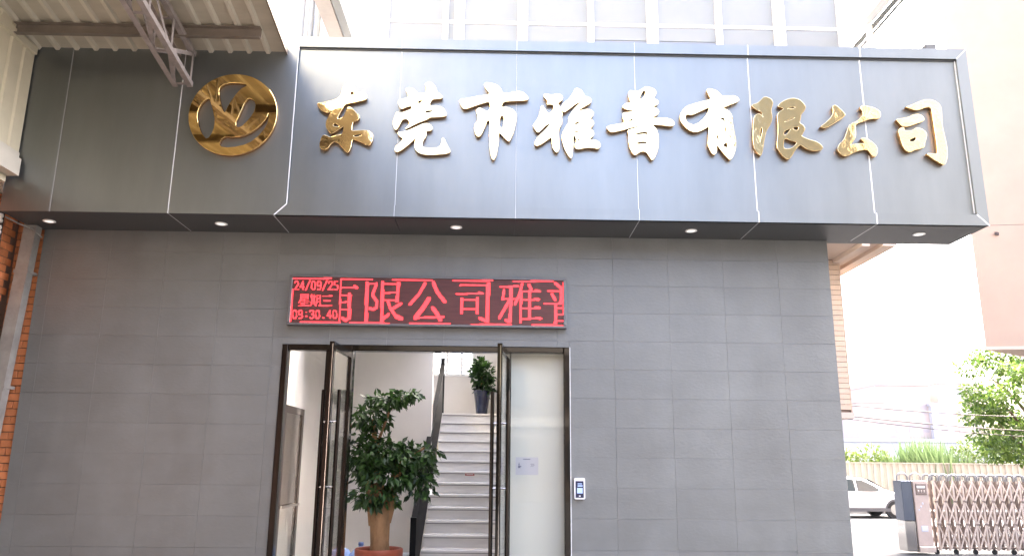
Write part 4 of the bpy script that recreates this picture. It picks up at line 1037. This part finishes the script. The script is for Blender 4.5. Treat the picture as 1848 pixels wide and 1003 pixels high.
# insulator rack
IR = thing("insulator_rack", "iron rack with white porcelain insulators high on the brick wall", "insulator rack", (-5.1, -0.45, 3.7))
MB().box(-5.10, -5.06, -0.47, -0.43, 3.62, 4.12).build("rack_bar", "dark_iron", IR)
for k in range(3):
    z = 3.74 + k * 0.12
    MB().lathe([(0.001, -0.045), (0.03, -0.045), (0.036, -0.02), (0.022, 0.0), (0.036, 0.02), (0.03, 0.045), (0.001, 0.045)], (-5.065, -0.50, z), 16).build("insulator", "porcelain", IR)
wr = MB().tube([(-5.06, -0.42, 4.02), (-5.0, -0.3, 3.99), (-4.93, -0.16, 3.97), (-4.86, -0.08, 3.90)], 0.008, 6)
tag(wr.build("loose_cable", "galvanised"), "thin grey cable sagging below the left end of the sign", "cable")

# ------------------------------------------------------------------ white office floors above the sign
OF = thing("white_office_building", "white office building with glazed bays rising behind the top of the sign", "building", (1.6, 5.8, 0))
OY = 4.5
MB().box(-2.3, 6.3, OY + 0.08, 7.0, 7.6, 15.0).build("core", "office_white", OF)
mull = [(-2.1, .09), (-1.0, .05), (-0.75, .09), (0.386, .09), (1.614, .055), (2.728, .10), (3.936, .055), (5.037, .10), (6.20, .09)]
for x, w in mull:
    MB().box(x - w, x + w, OY - 0.06, OY + 0.079, 7.6, 15.0).build("mullion", "office_white", OF)
for (xa, wa), (xb, wb) in zip(mull[:-1], mull[1:]):
    a, b_ = xa + wa, xb - wb
    for z0_, z1_ in ((7.8, 9.30), (9.36, 11.4), (11.46, 14.9)):
        lower = z0_ < 9 and 1.0 < (xa + xb) / 2 < 4.3
        MB().box(a, b_, OY, OY + 0.078, z0_, (z1_ if not lower else 9.02)).build("glazed_panel", "office_panel" if not lower else "office_blue", OF)
        if lower:
            MB().box(a, b_, OY - 0.001, OY + 0.077, 9.03, 9.30).build("glazed_panel", "office_panel", OF)
    MB().box(a, b_, OY - 0.03, OY + 0.0785, 7.6, 7.79).build("spandrel", "office_white", OF)
    MB().box(a, b_, OY - 0.012, OY + 0.0783, 9.301, 9.359).build("transom", "office_white", OF)
# eave arm at its right end, coming forward
EV = MB()
MB().box(6.32, 6.50, 0.5, 6.9, 9.18, 9.55).build("eave_fascia", "office_white", OF)
MB().box(6.50, 6.56, 0.5, 6.9, 9.10, 9.16).build("eave_gutter", "rail_grey", OF)
MB().box(6.51, 6.54, 0.5, 6.9, 8.98, 9.02).build("eave_rail", "rail_grey", OF)
MB().box(6.42, 6.50, 4.02, 4.10, 7.0, 9.17).build("eave_post", "office_white", OF)
# left wing with drain pipes and a projecting eave
LW = thing("white_wing_wall", "pale wing wall with drain pipes showing between the canopy and the sign", "building", (-4.0, 5.2, 0))
MB().box(-7.0, -2.32, 4.7, 6.9, 7.6, 15.0).build("wall", "office_white", LW)
for x, r in ((-3.60, .035), (-3.45, .05), (-3.30, .03)):
    MB().tube([(x, 4.62, 5.6), (x, 4.62, 14.0)], r, 10).build("drain_pipe", "office_panel", LW)
MB().box(-3.22, -3.06, 4.45, 4.69, 7.6, 15.0).build("pilaster", "white_paint", LW)
MB().box(-2.86, -2.62, 1.5, 4.69, 8.46, 8.60).build("eave_soffit", "soffit_tan", LW)
MB().box(-2.60, -2.47, 1.5, 4.69, 8.45, 8.62).build("eave_gutter", "office_panel", LW)

# ------------------------------------------------------------------ right side: orange wing, pink building
OW = thing("orange_tiled_wing", "orange tiled overhanging wing just right of the grey tiled wall", "building", (5.4, 9, 0))
ow = MB().box(3.8, 7.33, 8.03, 12, 2.70, 5.95).build("wall", "mortar", OW)
tw, th = 0.24, 0.11
tm = MB().cbox(-tw / 2 + .004, tw / 2 - .004, 0, 0.028, -th / 2 + .004, th / 2 - .004, 0.002).mesh("wall_tile")
ob = base_of(ow)
for r in range(29):
    for k in range(5):
        x = 7.33 - tw * (k + 0.5)
        link("wall_tile", tm, "orange_tile", ow, Vector((x, 8.0, 2.75 + th * (r + 0.5))) - ob)
MB().box(7.3302, 7.35, 8.0, 12, 2.70, 5.95).build("corner_trim", "orange_tile", OW)
MB().box(3.8, 7.37, 7.98, 12, 2.58, 2.699).build("sill_band", "pink_trim", OW)
MB().box(3.8, 7.9, 6.6, 12.2, 5.951, 6.05).build("eave_slab", "pink_trim", OW)
MB().box(7.62, 7.90, 6.6, 12.2, 5.87, 5.95).build("eave_beam", "pink_trim", OW)
MB().box(7.20, 7.36, 6.6, 7.99, 5.86, 5.95).build("eave_beam", "pink_trim", OW)
PB = thing("pink_building", "pale pink building whose upper floors overhang at the right edge of the picture", "building", (13, 10, 0))
ca, sa = math.cos(math.radians(-11)), math.sin(math.radians(-11))
def pinkq(nm, m, u0, u1, w0, w1, z0, z1):
    b = MB().box(u0, u1, w0, w1, z0, z1)
    b.v = [(10.30 + (x + y) * ca - y * sa, 8.0 + (x + y) * sa + y * ca, z) for x, y, z in b.v]
    return b.build(nm, m, PB)
pinkq("wall", "pink_wall", 0, 14, 0, 7, 4.10, 22)
pinkq("underside_trim", "pink_trim", -0.02, 14, -0.02, 7, 4.03, 4.098)
pinkq("column", "pink_wall", 8.0, 8.6, 0.3, 0.9, 0, 4.03)
pinkq("column", "pink_wall", 13.2, 13.8, 0.3, 0.9, 0, 4.03)
pinkq("column", "pink_wall", 8.0, 8.6, 2.2, 2.8, 0, 4.03)
pinkq("wall_anchor", "dark_iron", 0.50, 0.56, -0.05, -0.001, 6.52, 6.58)
# cables
def cable(a, b_, sag, lab, r=0.012):
    a, b_ = Vector(a), Vector(b_)
    pts = [a.lerp(b_, t / 14) - Vector((0, 0, sag * 4 * (t / 14) * (1 - t / 14))) for t in range(15)]
    o = MB().tube(pts, r, 6).build("overhead_cable", "cable")
    return tag(o, lab, "cable", "overhead cables by the orange wing")
cable((7.2, 8.02, 2.86), (23, 15.5, 3.65), 0.35, "topmost overhead cable running right from the orange wing")
cable((7.2, 8.01, 2.64), (23, 15.6, 3.00), 0.30, "middle overhead cable running right from the orange wing", 0.014)
cable((7.2, 8.03, 2.58), (23, 15.4, 2.75), 0.32, "lowest overhead cable running right from the orange wing", 0.010)
cable((6.6, 7.9, 6.62), (17, 5.6, 6.5), 0.10, "thin cable strung across the pink building's face", 0.006)

# ------------------------------------------------------------------ opposite side of the yard (behind the camera)
OP = thing("opposite_factory", "brown brick factory across the yard", "building", (0, -30, 0))
MB().box(-8, 16.2, -40, -27, 0, 9.4).build("wall", "opposite_brick", OP)
MB().box(-40, -8.01, -40, -26.5, 0, 24).build("tower_wall", "tower_plaster", OP)  # unseen block, made tall to cut the low sky on the left
MB().box(16.25, 40, -42, -26, 0, 27).build("tower_wall", "tower_plaster", OP)
for z in (3.2, 6.4, 9.0):
    MB().box(-5.9, 10.9, -26.999, -26.9, z, z + 0.4).build("floor_band", "opposite_band", OP)
for z in (3.2, 6.6, 10, 13.4, 16.8, 20.2, 23.6, 26.4):
    MB().box(16.25, 40, -25.999, -25.9, z, z + 0.5).build("floor_band", "opposite_band", OP)
wm = MB().box(-1, 1, -0.06, 0, -0.8, 0.8).mesh("window")
for z in (1.8, 4.9, 7.8):
    for k in range(4):
        link("window", wm, "opposite_window", OP, Vector((-3.4 + 3.8 * k, -26.94, z)) - base_of(OP))
for z in (1.8, 5.0, 8.4, 11.8, 15.2, 18.6, 22.0, 25.2):
    for k in range(7):
        link("window", wm, "opposite_window", OP, Vector((18.0 + 3.4 * k, -25.94, z)) - base_of(OP))

# ------------------------------------------------------------------ far houses
far = [("pale pink apartment block standing left of the far pair, hazy above the reeds", 62, 71, 120, 14.8, "far_pink"),
       ("taller pale pink apartment block right of the far pair", 73.5, 80.5, 122, 15.4, "far_pink"),
       ("low pale building linking the two far blocks", 70.6, 74, 119.0, 11.4, "far_white"),
       ("long low white shed behind the reeds", 52, 96, 112, 5.4, "far_white"),
       ("small low far building at the left of the hazy blocks", 58, 62.5, 118, 11.8, "far_pink")]
for lab, x0, x1, yy, h, m in far:
    o = thing("far_building", lab, "building", ((x0 + x1) / 2, yy, 0), "hazy buildings in the distance")
    MB().box(x0, x1, yy, yy + 12, -0.3, h).build("wall", m, o)
    MB().box(x0 - 0.2, x1 + 0.2, yy - 0.2, yy + 12.2, h + .001, h + 0.5).build("parapet", "far_white", o)
    if h > 8:
        nx = max(1, int((x1 - x0) / 2.2))
        for r in range(int(h / 3)):
            for c in range(nx):
                x = x0 + (x1 - x0) * (c + 0.5) / nx
                MB().box(x - 0.55, x + 0.55, yy - 0.04, yy - 0.001, 1.2 + r * 3, 2.6 + r * 3).build("window", "far_window", o)

# ------------------------------------------------------------------ beige sheet fence across the street
FE = thing("sheet_fence", "beige corrugated sheet fence across the street behind the white car", "fence", (20, 27, -0.1))
v, f = [], []
x, k = 8.0, 0
pts = []
while x < 40:
    pts += [(x, 27.0), (x + 0.11, 27.0), (x + 0.14, 27.05), (x + 0.25, 27.05)]
    x += 0.28
for a, b_ in pts:
    v += [(a, b_, -0.1), (a, b_, 1.78)]
for i in range(len(pts) - 1):
    f.append((2 * i, 2 * i + 2, 2 * i + 3, 2 * i + 1))
MB().add(v, f).build("corrugated_sheet", "fence_beige", FE)
MB().box(8, 40, 26.97, 27.08, 1.781, 1.83).build("top_rail", "fence_beige", FE)
for k in range(9):
    MB().box(9 + 3.5 * k, 9.08 + 3.5 * k, 27.09, 27.17, -0.1, 1.78).build("post", "fence_beige", FE)

# ------------------------------------------------------------------ vegetation behind the fence
RD = thing("reed_clump", "tall pale green reed clump above the fence", "reeds", (19.6, 28.2, -0.1))
b = MB()
for k in range(1300):
    x0 = rng.normal(19.6, 1.15); y0_ = 28.2 + rng.normal(0, 0.4)
    h = rng.uniform(2.0, 3.35) * (1 - 0.12 * abs(x0 - 19.6))
    lean = rng.normal(0, 0.35); bend = rng.normal(0, 0.5)
    w = rng.uniform(0.02, 0.045)
    pr = []
    for t in (0, 0.35, 0.7, 1.0):
        pr.append(Vector((x0 + lean * t + bend * t * t, y0_ + 0.3 * bend * t * t, -0.1 + h * (t - 0.12 * abs(bend) * t * t))))
    vv, ff = [], []
    for i, q in enumerate(pr):
        ww = w * (1, 1.2, 0.8, 0.05)[i]
        vv += [q + Vector((-ww, 0, 0)), q + Vector((ww, 0, 0))]
    for i in range(3):
        ff.append((2 * i, 2 * i + 1, 2 * i + 3, 2 * i + 2))
    b.add(vv, ff)
o = b.build("blades", "leaf_reed", RD)
o['kind'] = 'stuff'
def shrub(x, y, h, rx, lab, n=2200):
    o = thing("shrub", lab, "shrub", (x, y, -0.1), "shrubs behind the fence")
    MB().tube([(x, y, -0.1), (x + 0.05, y, h * 0.6)], [0.05, 0.02], 6).build("stem", "bark_grey", o)
    V, F = leaf_cloud([(x, y, h * 0.62, rx, 0.7, h * 0.42, 2), (x + rx * 0.5, y, h * 0.55, rx * 0.6, 0.6, h * 0.4, 1), (x - rx * 0.5, y, h * 0.5, rx * 0.6, 0.6, h * 0.42, 1)], n, 0.17, droop=0.1, aspect=0.5, up=0.6)
    cloud_obj("foliage", V, F, "leaf_shrub", o)
shrub(15.6, 28.6, 2.6, 1.1, "low bright green shrub nearest the grey wall behind the fence")
shrub(17.4, 28.8, 2.5, 1.0, "low bright green shrub between the grey wall and the reed clump")
shrub(22.2, 28.6, 2.95, 1.2, "yellowish green shrub just right of the reed clump")
shrub(24.3, 28.7, 2.8, 1.3, "yellowish green shrub below the right-hand tree")
shrub(26.8, 28.6, 2.6, 1.3, "yellowish green shrub farthest right behind the gate")

# tree at the right edge
TE = thing("roadside_tree", "leafy green roadside tree behind the gate at the right edge", "tree", (14.7, 13.5, 0))
tk = MB()
tk.tube([(14.9, 13.5, 0), (14.85, 13.5, 1.0), (14.9, 13.5, 2.0), (14.8, 13.5, 3.2), (14.8, 13.5, 4.4)], [0.19, 0.15, 0.13, 0.09, 0.03], 12)
for a in ((14.86, 1.6, -1.2, 1.2, -.3), (14.9, 1.9, -1.0, 0.3, .4), (14.85, 2.2, -1.3, 1.5, -.2), (14.85, 2.6, 1.2, 1.2, .3), (14.8, 3.0, -0.9, 1.2, .3), (14.9, 2.0, 1.3, 0.8, -.3), (14.8, 3.4, 0.7, 1.0, 0)):
    x, z, dx, dz, dy = a
    tk.tube([(x, 13.5, z), (x + dx * 0.5, 13.5 + dy * .5, z + dz * 0.6), (x + dx, 13.5 + dy, z + dz)], [0.06, 0.035, 0.012], 7)
tk.build("trunk", "bark_grey", TE)
blobs = []
for k in range(46):
    a = rng.uniform(0, 2 * math.pi); e = rng.uniform(-0.75, 1.0)
    rr = rng.uniform(0.45, 1.0)
    x = 14.85 + 1.75 * rr * math.cos(a) * math.cos(e * 1.1)
    y_ = 13.5 + 1.6 * rr * math.sin(a) * math.cos(e * 1.1)
    z = 3.45 + 1.75 * rr * math.sin(e * 1.3)
    s = rng.uniform(0.28, 0.5)
    blobs.append((x, y_, z, s * 1.15, s, s * 0.62, s))
blobs += [(13.55, 13.2, 2.05, .5, .4, .28, .5), (13.25, 13.2, 2.45, .45, .4, .25, .4), (14.2, 13.0, 1.95, .6, .4, .25, .5), (13.1, 13.3, 3.0, .4, .4, .25, .35), (13.2, 13.3, 3.7, .4, .4, .22, .35)]
V, F = leaf_cloud(blobs, 12500, 0.13, droop=0.35, aspect=0.5, up=0.5)
cloud_obj("crown", V, F, "leaf_tree", TE)

# ------------------------------------------------------------------ retractable gate
GT = thing("retractable_gate", "stainless retractable lattice gate with scalloped arched top across the entrance", "gate", (10.5, 7.35, 0))
GY, GH = 7.34, 1.50
gx = 7.86
def gb(nm, m, *a):
    return MB().cbox(*a, 0.008).build(nm, m, GT)
# drive head
gb("drive_head_panel", "gate_head_blue", gx, gx + 0.21, GY - 0.02, GY + 0.30, 0.62, 1.36)
gb("drive_head_panel", "steel_mirror", gx, gx + 0.21, GY - 0.02, GY + 0.30, 0.06, 0.615)
gb("drive_head_side", "gate_head_pink", gx + 0.215, gx + 0.50, GY - 0.05, GY + 0.33, 0.16, 1.36)
gb("drive_head_base", "gate_steel", gx + 0.215, gx + 0.53, GY - 0.07, GY + 0.35, 0.05, 0.155)
gb("control_box", "gate_dark", gx + 0.255, gx + 0.465, GY - 0.065, GY - 0.051, 1.10, 1.31)
gb("control_label", "white_paint", gx + 0.275, gx + 0.43, GY - 0.069, GY - 0.0655, 1.225, 1.265)
for k in range(3):
    gb("control_button", "gate_steel", gx + 0.29 + 0.055 * k, gx + 0.315 + 0.055 * k, GY - 0.073, GY - 0.0655, 1.145, 1.185)
gb("notice_sheet", "paper", gx + 0.29, gx + 0.42, GY - 0.056, GY - 0.051, 0.42, 0.53)
for k in range(3):
    gb("sticker", "paper", gx + 0.27 + 0.04 * k, gx + 0.30 + 0.04 * k, GY - 0.055, GY - 0.051, 0.80 + 0.06 * k, 0.84 + 0.06 * k)
def arch_mesh(w):
    m_ = MB()
    pts = [(-w / 2, 0, 0)] + [(-w / 2 * math.cos(math.pi * i / 8), 0, 0.06 + w / 2 * 0.75 * math.sin(math.pi * i / 8)) for i in range(9)] + [(w / 2, 0, 0)]
    m_.tube(pts, 0.017, 8)
    return m_.mesh("arch")
for xa in (gx + 0.105, gx + 0.36):
    o = link("arch", arch_mesh(0.21), "gate_arch", GT, Vector((xa, GY + 0.13, 1.36)) - base_of(GT))
PITCH_G = 0.187
NG = 26
am = arch_mesh(0.15)
post = MB().bar((0, 0, 0.08), (0, 0, GH - 0.13), 0.034, 0.034, up=(0, 1, 0)).mesh("post")
tiers = [0.12, 0.56, 0.98, 1.34]
lat = {}
for t in range(3):
    h = tiers[t + 1] - tiers[t]
    for s in (1, -1):
        lat[(t, s)] = MB().bar((-s * 0.088, 0, tiers[t]), (s * 0.088, 0, tiers[t + 1]), 0.026, 0.012, up=(0, 1, 0)).mesh("lattice_bar")
node = MB().tube([(0, -0.025, 0), (0, 0.025, 0)], 0.022, 8).mesh("pivot")
foot = MB().tube([(0, -0.02, 0.045), (0, 0.02, 0.045)], 0.045, 12).mesh("wheel")
gbase = base_of(GT)
post_shade = post.copy()  # back rows are coloured darker for the shade inside the gate
lat_shade = {q: m_.copy() for q, m_ in lat.items()}
for k in range(NG):
    x = gx + 0.64 + PITCH_G * k
    for row, yy in ((0, GY), (2, GY + 0.14), (1, GY + 0.27)):
        link("post", post if row == 0 else post_shade, "gate_steel" if row == 0 else "gate_dark", GT, Vector((x, yy, 0)) - gbase)
        for t in range(3):
            for s in (1, -1):
                link("lattice_bar", (lat if row == 0 else lat_shade)[(t, s)], "gate_steel" if row == 0 else "gate_dark", GT, Vector((x + PITCH_G / 2, yy + (0.028 + 0.013 * s) * (-1 if row == 0 else 1), 0)) - gbase)
            if t > 0 and row == 0:
                link("pivot", node, "gate_dark", GT, Vector((x + 0.001, yy - 0.03, tiers[t])) - gbase)
        if row != 2:
            link("arch", am, "gate_arch", GT, Vector((x + (0 if row == 0 else 0.02), yy, GH - 0.14)) - gbase)
    if k % 2 == 0:
        link("wheel", foot, "rubber", GT, Vector((x, GY + 0.13, 0)) - gbase)
gb("bottom_beam", "gate_dark", gx + 0.55, gx + 0.64 + PITCH_G * NG, GY + 0.10, GY + 0.17, 0.10, 0.14)

# ------------------------------------------------------------------ white car
CAR = thing("parked_car", "white hatchback parked on the street beyond the gate", "car", (13.2, 22.6, -0.216))
def car():
    # side profile (x along the car, front at +x), origin at the middle of the wheelbase, z from the road
    stations = [  # x, z_sill, z_belt, half width at belt, roof z, half width at roof
        (-2.10, 0.45, 0.80, 0.62, 0.82, 0.50), (-2.02, 0.30, 0.92, 0.80, 0.98, 0.62), (-1.75, 0.24, 0.97, 0.86, 1.34, 0.62),
        (-1.35, 0.22, 0.96, 0.88, 1.44, 0.64), (-0.70, 0.22, 0.94, 0.88, 1.48, 0.65), (0.00, 0.22, 0.92, 0.88, 1.475, 0.65),
        (0.45, 0.22, 0.91, 0.88, 1.40, 0.64), (0.80, 0.22, 0.91, 0.875, 1.20, 0.66), (1.12, 0.22, 0.90, 0.87, 0.985, 0.70),
        (1.55, 0.24, 0.84, 0.85, 0.90, 0.66), (1.92, 0.28, 0.74, 0.78, 0.80, 0.55), (2.10, 0.40, 0.62, 0.64, 0.66, 0.45)]
    rings = []
    for x, zs_, zb_, wb, zr, wr_ in stations:
        half = [(0.0, zs_), (wb * 0.86, zs_), (wb * 0.98, zs_ + 0.12), (wb * 1.0, (zs_ + zb_) / 2 + 0.06), (wb * 0.975, zb_),
                (wb * 0.955, zb_ + min(0.03, (zr - zb_) * .2)), (wr_ * 1.0 + (wb - wr_) * 0.35, zb_ + (zr - zb_) * 0.55), (wr_, zr - (zr - zb_) * 0.06), (wr_ * 0.75, zr), (0.0, zr + 0.012)]
        ring = [(x, -a, z) for a, z in half] + [(x, a, z) for a, z in half[-2:0:-1]]
        rings.append(ring)
    n = len(rings[0])
    v = [p for r in rings for p in r]
    f = []
    for i in range(len(rings) - 1):
        for k in range(n):
            k2 = (k + 1) % n
            f.append((i * n + k, (i + 1) * n + k, (i + 1) * n + k2, i * n + k2))
    f += [tuple(range(n)), tuple((len(rings) - 1) * n + k for k in range(n - 1, -1, -1))]
    return v, f, stations
v, f, stn = car()
off = Vector((13.55, 22.6, -0.216))
b = MB(); b.add([Vector(p) + off for p in v], f, True)
body = b.build("body", "car_paint", CAR); fix_normals(body)
sub = body.modifiers.new("sub", 'SUBSURF'); sub.levels = 1; sub.render_levels = 2
def side_pane(poly, nm="window_pane"):
    # polygon in (x, z); follows the tumblehome of the near side
    vv = []
    for x, z in poly:
        t = (z - 0.93) / 0.5
        vv.append((off.x + x, off.y - (0.865 - 0.205 * t) - 0.012, off.z + z))
    o = MB().add(vv, [tuple(range(len(vv)))])
    return o.build(nm, "car_glass", CAR)
side_pane([(-1.05, 0.98), (-0.12, 0.965), (-0.12, 1.38), (-0.55, 1.40), (-0.95, 1.37)])
side_pane([(-0.04, 0.965), (0.88, 0.95), (0.60, 1.16), (0.22, 1.355), (-0.04, 1.38)])
ws = MB().add([(off.x + 0.50, off.y - 0.60, off.z + 1.40), (off.x + 1.12, off.y - 0.70, off.z + 1.01), (off.x + 1.12, off.y + 0.70, off.z + 1.01), (off.x + 0.50, off.y + 0.60, off.z + 1.40)], [(0, 1, 2, 3)])
ws.build("windscreen", "car_glass", CAR)
MB().box(off.x - 1.6, off.x + 1.6, off.y - 0.905, off.y - 0.86, off.z + 0.24, off.z + 0.36).build("sill_trim", "car_trim", CAR)
MB().box(off.x + 0.72, off.x + 0.86, off.y - 1.03, off.y - 0.89, off.z + 0.93, off.z + 1.05).build("door_mirror", "car_paint", CAR)
MB().box(off.x - 0.30, off.x - 0.14, off.y - 0.905, off.y - 0.885, off.z + 0.82, off.z + 0.85).build("door_handle", "car_paint", CAR)
MB().box(off.x + 1.80, off.x + 2.02, off.y - 0.80, off.y - 0.60, off.z + 0.62, off.z + 0.74).build("headlight", "white_plastic", CAR)
for wx in (-1.30, 1.30):
    for sy in (-1, 1):
        c = Vector((off.x + wx, off.y + sy * 0.80, off.z + 0.31))
        w = MB().tube([c + Vector((0, -0.10, 0)), c + Vector((0, 0.10, 0))], 0.31, 24).build("wheel", "rubber", CAR)
        yy = c.y + sy * 0.104
        MB().tube([(c.x, yy, c.z), (c.x, yy + sy * 0.006, c.z)], 0.20, 18).build("rim", "steel_mirror", w)
        MB().tube([c + Vector((0, -0.085, 0.02)), c + Vector((0, 0.085, 0.02))], 0.35, 24).build("wheel_arch", "car_trim", CAR)
